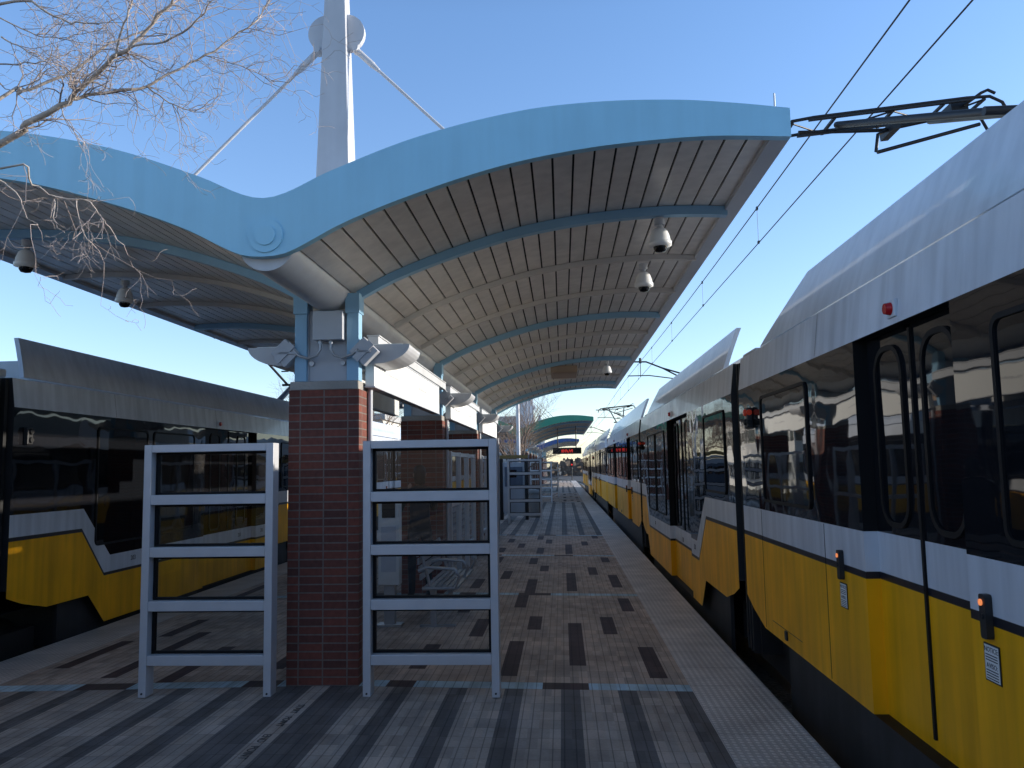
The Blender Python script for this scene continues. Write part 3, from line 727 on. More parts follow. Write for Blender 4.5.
def pantograph(root, y):
    """raised collector: two contact strips with down-turned horns on a latticed arm above the roof"""
    q = MB(); X0, X1 = XR-.98, XR+.98; z = 4.98
    for dy, zz in ((-.17, z), (.2, z)):
        q.tube([(X0-.03, y+dy, zz-.20), (X0+.0, y+dy, zz-.08), (X0+.10, y+dy, zz-.012), (X0+.3, y+dy, zz), (X1-.3, y+dy, zz), (X1-.10, y+dy, zz-.012), (X1, y+dy, zz-.08), (X1+.05, y+dy, zz-.22)], .015, 8)
        q.box(X0+.25, X1-.25, y+dy-.016, y+dy+.016, zz-.030, zz-.012)
    for x in (X0+.10, X0+.48, X0+1.0, X0+1.45, X1-.15): q.box(x-.014, x+.014, y-.17, y+.2, z-.04, z-.02)
    for xa, xb in ((X0+.1, X0+.48), (X0+1.0, X0+.48), (X0+1.0, X0+1.45), (X1-.15, X0+1.45)): q.tube([(xa, y-.16, z-.03), (xb, y+.19, z-.03)], .009, 6)
    tilt = Matrix.Translation((XR, 0, z-.04)) @ Matrix.Rotation(-.09, 4, 'Y') @ Matrix.Translation((-XR, 0, -z-.02))
    q.v = [tuple(tilt @ Vector(v_)) for v_ in q.v]; h = q.build('collector_head', 'wire', root)
    q = MB()
    q.tube([(X0+.2, y+.0, z-.06), (XR, y+.05, z-.12), (X1-.1, y+.05, z-.04)], .019, 8)
    q.box(XR+.02, XR+.09, y-.12, y+.18, z-.18, z-.10); q.tube([(XR-.1, y, z-.34), (XR+.9, y+.1, z-.16)], .018, 8)
    q.tube([(XR-.12, y-.02, z-.34), (XR-.08, y-.02, z-.18), (XR+.02, y, z-.14)], .016, 8)
    q.tube([(X1-.3, y-.1, z-.04), (X1-.14, y-.12, z+.05), (X1-.08, y-.12, z+.07), (X1-.02, y-.12, z+.03)], .014, 8); q.box(X1-.4, X1-.25, y-.08, y+.12, z-.10, z+.01)
    q.v = [tuple(tilt @ Vector(v_)) for v_ in q.v]; q.build('head_frame', 'wire', root)
    q = MB(); kn = Vector((XR, y-2.3, 3.95))
    for s in (-1, 1): q.tube([kn+Vector((s*.16, 0, 0)), (XR+s*.42, y, z-.13)], .03, 8)
    for t in (.3, .6): q.tube([kn.lerp(Vector((XR-.3, y, z-.13)), t), kn.lerp(Vector((XR+.3, y, z-.13)), t)], .018, 6)
    q.build('upper_arm', 'wire', root)
    q = MB(); q.tube([kn, (XR, y-.5, 3.1)], .055, 10); q.tube([kn+Vector((-.3, 0, 0)), kn+Vector((.3, 0, 0))], .03, 10)
    q.tube([kn+Vector((.1, -.1, 0)), (XR+.1, y-.5, 3.1)], .025, 8); q.build('lower_arm', 'wire', root)
    q = MB(); q.box(XR-.6, XR+.6, y-1.4, y-.2, 2.95, 3.1)
    for x in (XR-.5, XR+.5):
        for yy in (y-1.3, y-.3): q.lathe([(.05, 2.742), (.07, 2.8), (.05, 2.84), (.07, 2.88), (.05, 2.95)], (x, yy, 0), 10)
    q.build('base_frame', 'galv', root)

def make_train(left=False):
    root = empty('light_rail_train', (0, 0, 0))
    A0, A1, C0, C1, B0, B1 = -5.0, 7.95, 8.30, 17.92, 18.27, 31.2
    dA = [(-1.2, .05), (3.64, 4.84)]; dB = [(20.6, 21.8), (26.0, 27.2)]; dC = [(11.25, 13.42)]
    body_section(root, A0, A1, dA, chamfer=(False, True)); body_section(root, B0, B1, dB, chamfer=(True, False))
    body_section(root, C0, C1, dC, low=(10.06, 10.78, 16.05, 16.64) if left else (10.06, 10.78, 16.46, 17.03))
    for side in (1, -1):
        for y0, y1 in ((5.78, 7.1), (.55, 1.85), (2.0, 3.3), (-2.9, -1.6), (-4.5, -3.2), (18.7, 20.0), (22.2, 23.5), (23.7, 25.0), (27.6, 28.9), (29.2, 30.5)):
            window(root, y0, y1, 1.42, 2.31, .07, 0, side)
        for y0, y1 in ((8.7, 9.95),): window(root, y0, y1, 1.42, 2.31, .07, 0, side)
        for y0, y1 in ((13.8, 15.05), (15.2, 16.4)): window(root, y0, y1, .9, 2.31, .07, 0, side)
        Xs = XS if side > 0 else XW; o_ = -side
        for yy in (1.95, 5.55, 7.25, 19.0, 23.6, 25.4, 28.): sm = MB(); sm.box(min(Xs+o_*.0005, Xs+o_*.0025), max(Xs+o_*.0005, Xs+o_*.0025), yy-.003, yy+.003, .36, 1.345); sm.build('panel_seam', 'chassis', root)
        for yy in (1.95, 5.55, 10.0, 13.0, 16.0, 20.2, 23.6, 28.): sm = MB(); sm.add([(Xs+o_*.003, yy-.003, 2.45), (Xs+o_*.003, yy+.003, 2.45), (Xs+side*.032, yy+.003, 2.735), (Xs+side*.032, yy-.003, 2.735)], [(0, 1, 2, 3)]); sm.build('panel_seam', 'chassis', root)
        for d0, d1 in dA+dB: door_pair(root, d0, d1, 1.44, 2.31, side, .155)
        for d0, d1 in dC: door_pair(root, d0, d1, .86, 2.31, side, .1)
        for y in (.2, 3.48, 5.22, 20.35, 22.0): call_button(root, y, 1.13, side)
        for y in (.2, 3.48, 5.22, 20.35): notice(root, y, .935, side)
        for y in (4.25, 12.9, 21.2, 26.6): door_lamp(root, y, 2.52, side)
        for y in (7.45, 17.72): turn_lamp(root, y, 2.16, side, left)
        l0, l1 = (.0, .95) if side > 0 else (.95, .1)
        shroud(root, -4.5, 7.3, side, l0, l1); shroud(root, *((8.5, 17.70, side, .1, .12) if left else (8.95 if side > 0 else 8.5, 17.05 if side > 0 else 17.75, side, l0, l1))); shroud(root, 18.4, 30.6, side, l0, l1)
    # numbers on the low white band
    for side, X in ((1, XS-.002), (-1, XW+.002)):
        for y, s in ((10.95, .09), (12.0, .09), (15.5, .085)):
            text_mesh('fleet_number', '203', s, 'ink', root, frame_mtx((X, y, .67), (0, -side, 0), (0, 0, 1)), depth=.0006)
        hl = MB()
        for y in (1.9, 6.6, 24.2):
            hl.box(min(X, X-side*.001), max(X, X-side*.001), y-.42, y+.42, .455, .46); hl.box(min(X, X-side*.012), max(X, X-side*.012), y-.03, y+.03, .385, .452)
        hl.build('skirt_latch', 'stripe', root)
    bellows(root, A1-.02, C0+.02); bellows(root, C1-.02, B0+.02)
    for y in (-2.5, 8.12, 18.1, 28.6): bogie(root, y)
    cab_end(root, B1, 1); cab_end(root, A0, -1)
    for a, c in ((-3.5, 1.0), (1.6, 3.6), (9.8, 16.8), (19.5, 24.), (24.6, 29.)): 
        e = MB(); e.box(XR-.75, XR+.75, a, c, 2.742, 3.08); e.build('roof_equipment', 'roofing', root, bevel=.04)
    for y in (8.125, 18.1):
        jn = MB(); jn.box(XS+.15, XW-.15, y-.26, y+.26, 2.75, 2.84); jn.build('roof_bridge', 'steel_grey', root, bevel=.02)
    pantograph(root, 7.5)
    return root
train = make_train()
tag(train, 'yellow and white light rail train with black windows on the right track, nearest', 'train', 'light rail trains')
t2 = copy_tree(train); t2.location = (0, 37.7, 0); tag(t2, 'second yellow and white light rail train coupled ahead on the right track')
t3 = make_train(True)                                          # turned end for end on the left track
LX = -5.54-1.33
t3.rotation_euler = (0, 0, PI); t3.location = (LX+XR, 25.92, 0)
tag(t3, 'yellow and white light rail train on the left track behind the windbreak', 'train', 'light rail trains')

# overhead wires
def wire_pair(x, far_to):
    root = empty('overhead_line', (x, -20, 0))
    for z, nm in ((5.60, 'messenger_wire'), (5.04, 'contact_wire')):
        q = MB(); pts = []
        for i in range(41):
            yy = (far_to+20)*i/40
            pts.append((far_curve(yy-20), yy, z+(.06*math.cos(2*PI*(yy-20-40)/40) if nm[0] == 'm' else 0)))
        q.tube(pts, .009 if z > 5.3 else .008, 6); q.build(nm, 'wire', root)
    y = 12.3
    while y < far_to:
        if True:
            q = MB(); zz = 5.6+.06*math.cos(2*PI*(y-40)/40); q.tube([(far_curve(y), y+20, 5.04), (far_curve(y), y+20, zz)], .003, 5)
            q.box(far_curve(y)-.012, far_curve(y)+.012, y+19.97, y+20.03, 5.03, 5.07); q.box(far_curve(y)-.012, far_curve(y)+.012, y+19.97, y+20.03, zz-.03, zz+.02)
            q.build('dropper', 'wire', root)
        y += 4.9
    return root
tag(wire_pair(3.03, 110), 'pair of black overhead wires above the right track', 'overhead wires', 'overhead wires')
tag(wire_pair(-6.87, 110), 'pair of overhead wires above the left track', 'overhead wires', 'overhead wires')
# catenary masts with cantilever arms beyond the right-hand train
def make_mast():
    root = empty('catenary_pole')
    q = MB(); q.tube([(0, 0, -.6), (0, 0, 4.9)], [.13, .10], 12); q.build('pole', 'galv', root)
    q = MB(); q.tube([(0, 0, 4.75), (-1.9, 0, 5.35), (-2.5, 0, 5.6), (-3.3, 0, 5.62)], .03, 8); q.tube([(0, 0, 4.3), (-1.9, 0, 5.35)], .028, 8); q.tube([(-1.2, 0, 4.9), (-2.4, 0, 5.08), (-3.2, 0, 5.08)], .02, 8); q.tube([(-2.72, 0, 5.62), (-2.72, 0, 5.04)], .014, 8); q.tube([(-2.72, 0, 5.55), (-2.72, 0, 5.75)], .05, 8)
    q.build('cantilever_arm', 'dark', root); return root
cm = make_mast(); first = True
for y, lab in ((31.0, 'catenary pole with arm beyond the right train, past the near canopy'), (58.0, 'catenary pole with arm beside the green canopy on the right'), (84.0, 'farthest catenary pole with arm on the right track')):
    q = cm if first else copy_tree(cm); first = False; q.location = (5.75, y, 0); tag(q, lab, 'catenary pole', 'catenary poles')

# ------------------------------------------------------------------ furniture under and past the canopy
def make_bench(x, y):
    root = empty('bench', (x, y, floor_z(x)))
    q = MB()
    for i in range(6): q.box(-.05+.068*i, .0+.068*i, -.8, .8, .42, .445)
    q.build('seat', 'galv', root)
    q = MB()
    for i in range(4): q.box(-.09-.012*i, -.07-.012*i, -.8, .8, .52+.085*i, .585+.085*i)
    q.build('backrest', 'galv', root)
    for yy in (-.8, 0., .8):
        q = MB(); q.tube([(-.06, yy, .43), (.30, yy, .43), (.36, yy, .55), (.30, yy, .64), (.0, yy, .66), (-.10, yy, .62)], .02, 8); q.build('armrest', 'galv', root)
    for yy in (-.7, .7):
        q = MB(); q.box(.02, .08, yy-.03, yy+.03, 0, .42); q.box(-.1, .3, yy-.04, yy+.04, 0, .02); q.tube([(.05, yy, .3), (-.1, yy, .86)], .02, 8); q.build('leg', 'galv', root)
    return root
tag(make_bench(-1.52, 10.0), 'metal bench with curved armrests between the first and second brick piers', 'bench')
def make_screen(x, y0, y1):
    root = empty('wind_screen', (x, y0, 0)); n = 3; L_ = y1-y0
    for i in range(n+1):
        yy = L_*i/n; q = MB(); q.box(-.04, .04, yy-.035, yy+.035, floor_z(x), 2.0); q.build('post', 'alu', root, bevel=.004)
    for z in (.35, 1.15, 1.93):
        q = MB(); q.box(-.03, .03, .036, L_-.036, z, z+.06); q.build('rail', 'alu', root)
    for z0, z1 in ((.41, 1.15), (1.21, 1.93)):
        q = MB(); q.add([(0, .04, z0), (0, L_-.04, z0), (0, L_-.04, z1), (0, .04, z1)], [(0, 1, 2, 3)]); q.build('pane', 'wglass', root, recalc=False)
    return root
tag(make_screen(-1.72, 12.5, 15.9), 'aluminium glass screen running between the second and third brick piers', 'wind screen', 'glass screens between piers')
tag(make_screen(-1.72, 17.4, 20.8), 'aluminium glass screen running between the third and fourth brick piers', 'wind screen', 'glass screens between piers')
def make_kiosk(x, y):
    root = empty('information_stand', (x, y, 0))
    q = MB(); q.box(-.12, .12, -.08, .08, .45, 1.5); q.build('cabinet', 'dim_white', root, bevel=.01)
    q = MB(); q.box(-.075, .075, -.088, -.081, 1.2, 1.36); q.build('screen', 'smoke', root)
    q = MB(); q.box(-.085, .085, -.087, -.081, .6, 1.1); q.build('poster', 'steel_grey', root)
    q = MB(); q.box(-.06, .06, -.05, .05, -.01, .45); q.box(-.14, .14, -.1, .1, -.01, .02); q.build('pedestal', 'galv', root); return root
tag(make_kiosk(-1.97, 9.35), 'white information cabinet with a small dark screen, seen through the right windbreak glass', 'information stand')
def make_ticket(x, y):
    root = empty('ticket_machine', (x, y, floor_z(x)))
    for s in (-1, 1):
        q = MB(); q.box(s*.42-.05, s*.42+.05, -.2, .2, 0, 2.02); q.build('side_frame', 'black', root, bevel=.01)
    q = MB(); q.box(-.365, .365, -.17, .17, .25, 1.9); q.build('cabinet', 'steel_grey', root, bevel=.01)
    q = MB(); q.box(-.3, .3, -.182, -.171, 1.1, 1.75); q.build('front_panel', 'board_blue', root)
    q = MB(); q.box(-.2, .1, -.192, -.183, 1.4, 1.65); q.build('screen', 'smoke', root)
    q = MB(); q.box(-.47, .47, -.2, .2, 2.025, 2.14); q.build('header', 'amber_plate', root, bevel=.01); return root
tag(make_ticket(-1.62, 27.6), 'ticket machine with dark frame and blue panel behind the far windbreak', 'ticket machine')
def make_bin(x, y):
    root = empty('litter_bin', (x, y, floor_z(x)))
    q = MB(); q.lathe([(.0, .0), (.23, .0), (.25, .04), (.25, .78), (.23, .8)]); q.build('drum', 'bin_grey', root)
    q = MB(); q.lathe([(.26, .8), (.27, .84), (.2, .94), (.11, .97), (.09, .93)]); q.build('lid', 'bin_grey', root); return root
tag(make_bin(-1.05, 29.0), 'round grey litter bin on the platform beyond the near canopy', 'litter bin')
def make_led(x, y):
    root = empty('departure_display', (x, y, 0)); zc = 2.56
    q = MB(); q.box(-.78, .78, -.1, .1, zc-.17, zc+.17); q.build('case', 'black', root, bevel=.02)
    q = MB(); rnd = random.Random(5)
    for r_ in range(3):
        for c_ in range(12):
            if rnd.random() < .8: q.box(-.30+.052*c_, -.262+.052*c_, -.104, -.101, zc-.085+.058*r_, zc-.045+.058*r_)
    q.build('led_text', 'led_red', root)
    for s in (-1, 1):
        q = MB(); q.tube([(s*.5, 0, zc+.17), (s*.5, 0, zb(x+s*.5-XC)+.04)], .025, 8); q.build('hanger', 'dark', root)
    return root
tag(make_led(.28, 45.0), 'black departure display with red lettering hanging beneath the green canopy', 'departure display')
def make_pole(x, y):
    root = empty('lamp_post', (x, y, floor_z(x)))
    q = MB(); q.tube([(0, 0, 0), (0, 0, 6.2)], [.085, .06], 12); q.lathe([(.14, 0), (.14, .06), (.09, .12)]); q.build('pole', 'steel_white', root)
    q = MB(); q.tube([(-.5, 0, 4.3), (.5, 0, 4.3)], .03, 8); q.build('crossarm', 'dark', root)
    q = MB(); q.lathe([(.06, 6.2), (.25, 6.3), (.22, 6.42), (.05, 6.5), (0, 6.5)]); q.build('lantern', 'dark', root); return root
tag(make_pole(-1.66, 31.5), 'slim pale lamp post on the platform between the near and green canopies', 'lamp post')

# ------------------------------------------------------------------ trees
def tree_mesh(q, base, d, length, rad, depth, rnd, spread=.6, up=.15, n=5):
    """recursive bare-branch growth"""
    p = Vector(base); d = Vector(d).normalized(); pts = [p.copy()]; rads = [rad]; kids = []
    segs = 4 if depth > 1 else 3
    for i in range(segs):
        d = (d + Vector((rnd.gauss(0, .16), rnd.gauss(0, .16), rnd.gauss(0, .13)+up*.2))).normalized()
        p = p + d*length/segs; pts.append(p.copy()); rads.append(rad*(1-.62*(i+1)/segs))
        if depth > 0 and (i > 0 or depth < 3):
            for _ in range(2 if rnd.random() < .6 else 1): kids.append((p.copy(), d.copy(), rads[-1]))
    q.tube(pts, rads, n if depth > 1 else 3, False)
    for kp, kd, kr in kids:
        ax = kd.orthogonal().normalized(); ax.rotate(Matrix.Rotation(rnd.uniform(0, 2*PI), 3, kd))
        nd = (kd + ax*rnd.uniform(.5, 1.1)*spread*1.5 + Vector((0, 0, up))).normalized()
        tree_mesh(q, kp, nd, length*rnd.uniform(.5, .78), max(kr*rnd.uniform(.55, .8), .004), depth-1, rnd, spread, up, n)
def make_tree(h, seed, mat, rad=.12):
    root = empty('bare_tree'); rnd = random.Random(seed)
    t = MB(); t.tube([(0, 0, -.7), (rnd.gauss(0, .05), 0, h*.2), (rnd.gauss(0, .08), rnd.gauss(0, .08), h*.42)], [rad*1.3, rad, rad*.8], 10, False); t.build('trunk', mat, root, recalc=False)
    c = MB()
    for k in range(6):
        a = 2*PI*k/6+rnd.uniform(-.4, .4); z = h*(.25+.15*rnd.random())
        tree_mesh(c, (0, 0, z), (math.cos(a)*.7, math.sin(a)*.7, 1.), h*.36, rad*.55, 3, rnd)
    c.build('crown', mat, root, recalc=False); return root
tA = make_tree(5.0, 11, 'farbark', .09); tB = make_tree(7.5, 23, 'farbark', .14)
spots = [(tA, -1.75, 32.6, 1.0, 'bare brown tree planted on the platform past the near canopy'), (tA, -1.95, 36.3, .86, 'small bare tree on the platform in front of the green canopy'),
         (tB, -13.5, 47, 1.1, 'tall bare tree beyond the left track, left of the green canopy'),
         (tB, -15, 60, 1.2, 'bare tree beyond the left track near the pale low building'), (tB, -12, 78, 1.1, 'bare tree beside the left track, far down the line'), (tB, -9.5, 104, 1.15, 'bare tree at the end of the left track'),
         (tB, 14, 130, 1.0, 'bare tree right of the tracks where they curve'), (tB, -3.5, 150, 1.0, 'distant bare tree straight ahead beyond the platforms'), (tB, -24, 140, 1.3, 'far bare tree left of the curving rails')]
used = set()
for src, x, y, s, lab in spots:
    q = src if id(src) not in used else copy_tree(src); used.add(id(src))
    q.location = (x, y, 0 if abs(x) < 3 and y < 60 else -.1); q.scale = (s, s, s); q.rotation_euler = (0, 0, random.uniform(0, 6)); tag(q, lab, 'tree', 'bare winter trees')

# foreground tree: limbs traced in space, twigs grown from them
def fg_tree():
    root = empty('bare_birch', (-4.3, 3.9, floor_z(-4.3))); rnd = random.Random(5); base = Vector(root.location)
    limbs = FG_LIMBS
    t = MB(); t.tube([(0, 0, -.05), (.05, .0, 1.2), (.12, .02, 2.1), (.3, .05, 2.9)], [.11, .09, .075, .06], 12); t.build('trunk', 'bark', root, recalc=False)
    c = MB(); tw = MB()
    for pts, r0, r1, dens, droop in limbs:
        r0 *= .56; r1 *= .62
        P = [Vector(p)-base for p in pts]; n = len(P)
        fine = []
        for i in range(n-1):
            for k in range(4):
                u = k/4; a = P[max(i-1, 0)]; b_ = P[i]; d_ = P[i+1]; e = P[min(i+2, n-1)]
                fine.append(.5*((2*b_)+(d_-a)*u+(2*a-5*b_+4*d_-e)*u*u+(3*b_-a-3*d_+e)*u**3))
        fine.append(P[-1]); m = len(fine)
        c.tube([v+Vector((rnd.gauss(0, .003), rnd.gauss(0, .006), rnd.gauss(0, .003))) for v in fine], [r0+(r1-r0)*i/(m-1) for i in range(m)], 7, False)
        for i in range(2, m):
            for _ in range(dens):
                if rnd.random() < (.40 if dens > 1 and droop > -.11 else .16):
                    dd = (fine[i]-fine[i-1]).normalized(); ax = dd.orthogonal().normalized(); ax.rotate(Matrix.Rotation(rnd.uniform(0, 2*PI), 3, dd))
                    nd = (dd*rnd.uniform(.4, 1.)+ax*rnd.uniform(.5, 1.1)+Vector((0, 0, droop))).normalized()
                    rr = max((r0+(r1-r0)*i/(m-1))*.42, .0024)
                    twig(tw, fine[i], nd, rnd.uniform(.16, .42), rr, 2, rnd, droop)
    c.build('limbs', 'bark', root, recalc=False); tw.build('twigs', 'twig', root, recalc=False)
    return root
def twig(q, p, d, length, r, depth, rnd, droop):
    pts = [Vector(p)]; rr = [r]; d = Vector(d); n = 5
    for i in range(n):
        d = (d+Vector((rnd.gauss(0, .3), rnd.gauss(0, .3), rnd.gauss(0, .3)+droop*.22))).normalized()
        pts.append(pts[-1]+d*length/n); rr.append(max(r*(1-.75*(i+1)/n), .0009))
        if depth > 0 and rnd.random() < .5:
            ax = d.orthogonal().normalized(); ax.rotate(Matrix.Rotation(rnd.uniform(0, 2*PI), 3, d))
            twig(q, pts[-1], (d*.6+ax*.8).normalized(), length*rnd.uniform(.4, .75), rr[-1]*.75, depth-1, rnd, droop)
    q.tube(pts, rr, 3, False)
FG_LIMBS = [([(-4.0, 3.95, 2.9), (-2.876, 3.95, 3.465), (-2.716, 3.919, 3.547), (-2.482, 3.888, 3.648), (-2.403, 3.856, 3.7), (-2.206, 3.825, 3.83), (-2.114, 3.794, 3.863), (-1.98, 3.762, 3.977), (-1.848, 3.731, 4.067), (-1.746, 3.7, 4.134)], 0.034, 0.008, 3, 0.0), ([(-2.47, 3.88, 3.649), (-2.394, 3.92, 3.691), (-2.262, 3.96, 3.727), (-2.127, 4.0, 3.761), (-1.991, 4.04, 3.866), (-1.852, 4.08, 3.961), (-1.711, 4.12, 4.082), (-1.598, 4.16, 4.199), (-1.549, 4.2, 4.33)], 0.017, 0.005, 3, -0.05), ([(-4.0, 3.95, 2.9), (-2.961, 4.05, 3.761), (-2.886, 4.081, 3.797), (-2.761, 4.112, 3.864), (-2.635, 4.144, 3.94), (-2.509, 4.175, 4.059), (-2.412, 4.206, 4.139), (-2.263, 4.238, 4.217), (-2.181, 4.269, 4.334), (-2.096, 4.3, 4.436)], 0.018, 0.006, 3, 0.0), ([(-2.184, 3.8, 3.824), (-2.146, 3.767, 3.919), (-2.086, 3.733, 4.02), (-2.048, 3.7, 4.104)], 0.011, 0.006, 2, 0.1), ([(-2.106, 3.78, 3.863), (-1.904, 3.735, 3.859), (-1.766, 3.69, 3.888), (-1.674, 3.645, 3.932), (-1.612, 3.6, 3.976)], 0.01, 0.005, 2, 0.0), ([(-2.665, 3.5, 3.929), (-2.467, 3.5, 3.962), (-2.35, 3.5, 3.891), (-2.235, 3.5, 3.842), (-2.094, 3.5, 3.825)], 0.013, 0.005, 2, -0.1), ([(-2.127, 4.0, 3.761), (-2.048, 4.033, 3.704), (-1.967, 4.067, 3.667), (-1.855, 4.1, 3.653)], 0.008, 0.003, 3, -0.1), ([(-2.49, 3.9, 3.654), (-2.519, 3.9, 3.601), (-2.469, 3.9, 3.521), (-2.42, 3.9, 3.441)], 0.006, 0.003, 2, -0.2), ([(-4.0, 3.95, 2.9), (-2.543, 3.5, 3.149), (-2.409, 3.533, 3.087), (-2.316, 3.567, 3.032), (-2.195, 3.6, 3.024), (-2.141, 3.633, 2.963), (-2.101, 3.667, 2.886), (-2.046, 3.7, 2.823)], 0.0095, 0.003, 2, -0.12), ([(-2.344, 3.6, 3.03), (-2.332, 3.6, 2.917), (-2.288, 3.6, 2.873)], 0.005, 0.002, 1, -0.1), ([(-2.249, 3.62, 3.026), (-2.216, 3.62, 2.877), (-2.157, 3.62, 2.819)], 0.005, 0.002, 1, -0.1), ([(-2.54, 3.5, 3.094), (-2.453, 3.5, 3.028), (-2.407, 3.5, 2.917), (-2.343, 3.5, 2.88)], 0.007, 0.002, 1, -0.1), ([(-3.006, 4.1, 3.977), (-2.83, 4.133, 3.994), (-2.77, 4.167, 4.034), (-2.642, 4.2, 4.096)], 0.008, 0.003, 3, 0), ([(-2.867, 3.9, 4.02), (-2.737, 3.9, 3.95), (-2.623, 3.9, 3.865)], 0.008, 0.003, 2, 0), ([(-1.861, 4.1, 3.972), (-1.723, 4.117, 3.932), (-1.616, 4.133, 3.895), (-1.493, 4.15, 3.823)], 0.005, 0.002, 2, -0.1), ([(-2.872, 3.9, 4.125), (-2.732, 3.933, 4.056), (-2.594, 3.967, 4.035), (-2.456, 4.0, 4.079)], 0.007, 0.003, 3, 0)]
tag(fg_tree(), 'pale leafless tree whose twigs hang in front of the left canopy wing', 'tree')

# ------------------------------------------------------------------ distance
def building(name, x0, x1, y0, y1, h, mat, label, floors, bays, wz=1.4, roofh=.5, cat='building'):
    root = empty(name, ((x0+x1)/2, (y0+y1)/2, -.66)); hx, hy = (x1-x0)/2, (y1-y0)/2
    q = MB(); q.box(-hx, hx, -hy, hy, 0, h); q.build('wall', mat, root)
    q = MB(); q.box(-hx-.25, hx+.25, -hy-.25, hy+.25, h+.003, h+roofh); q.build('parapet', 'bldg3', root)
    fh = h/floors
    for f in range(floors):
        for b_ in range(bays):
            bw = 2*hx/bays; xa = -hx+bw*(b_+.18)
            q = MB(); q.box(xa, xa+bw*.64, -hy-.06, -hy+.05, fh*f+fh*.3, fh*f+fh*.3+min(wz, fh*.55)); q.build('window', 'bwin', root)
            bw = 2*hy/bays; ya = -hy+bw*(b_+.18)
            q = MB(); q.box(hx-.05, hx+.06, ya, ya+bw*.64, fh*f+fh*.3, fh*f+fh*.3+min(wz, fh*.55)); q.build('window', 'bwin', root)
    return tag(root, label, cat)
building('low_building', -30, -14.5, 66, 92, 6.4, 'bldg', 'pale low commercial building behind the left track, seen between the piers', 2, 8)
building('tan_building', -60, -32, 60, 90, 8.5, 'bldg2', 'tan brick building farther left behind the pale one', 2, 9)
building('parking_garage', -70, -38, 120, 170, 11, 'bldg3', 'grey concrete parking building beyond the tan building', 4, 7, 1.6)
building('rear_building', -26, 22, -75, -50, 11, 'bldg2', 'tan brick building behind the viewer, reflected faintly in the glass', 3, 9)
building('office_block', -19, -8, 230, 250, 16, 'bldg3', 'distant grey office block beyond the curve of the rails', 4, 6)
hills = MB(); rnd = random.Random(9)
for k in range(2600):
    x = rnd.uniform(-70, 70); yb = 185+rnd.uniform(0, 30); top = 3.0+.7*math.sin(x*.21)+.6*math.sin(x*.57+1)+.5*math.sin(x*1.9)
    z = -.6+rnd.random()*max(top, .8); s = rnd.uniform(.5, 1.1); a = rnd.uniform(0, PI); c = math.cos(a)*s; e = math.sin(a)*s
    hills.add([(x-c, yb-e, z-s*.5), (x+c, yb+e, z-s*.35), (x+c*.5, yb+e*.4, z+s*.7), (x-c*.8, yb-e*.6, z+s*.5)], [(0, 1, 2, 3)])
tag(hills.build('far_wood', 'scrub', None, recalc=False), 'far line of scrubby winter trees across the horizon', 'trees', kind='stuff')
def make_signal(x, y):
    root = empty('rail_signal', (x, y, -.66))
    q = MB(); q.tube([(0, 0, 0), (0, 0, 3.4)], .06, 10); q.build('post', 'dark', root)
    q = MB(); q.box(-.22, .22, -.12, .1, 2.3, 3.3); q.build('head', 'black', root, bevel=.04)
    q = MB(); q.tube([(0, -.13, 2.55), (0, -.17, 2.55)], .11, 14); q.build('lamp', 'led_red', root)
    return root
tag(make_signal(1.3, 112), 'trackside signal glowing red beyond the end of the platform', 'rail signal')

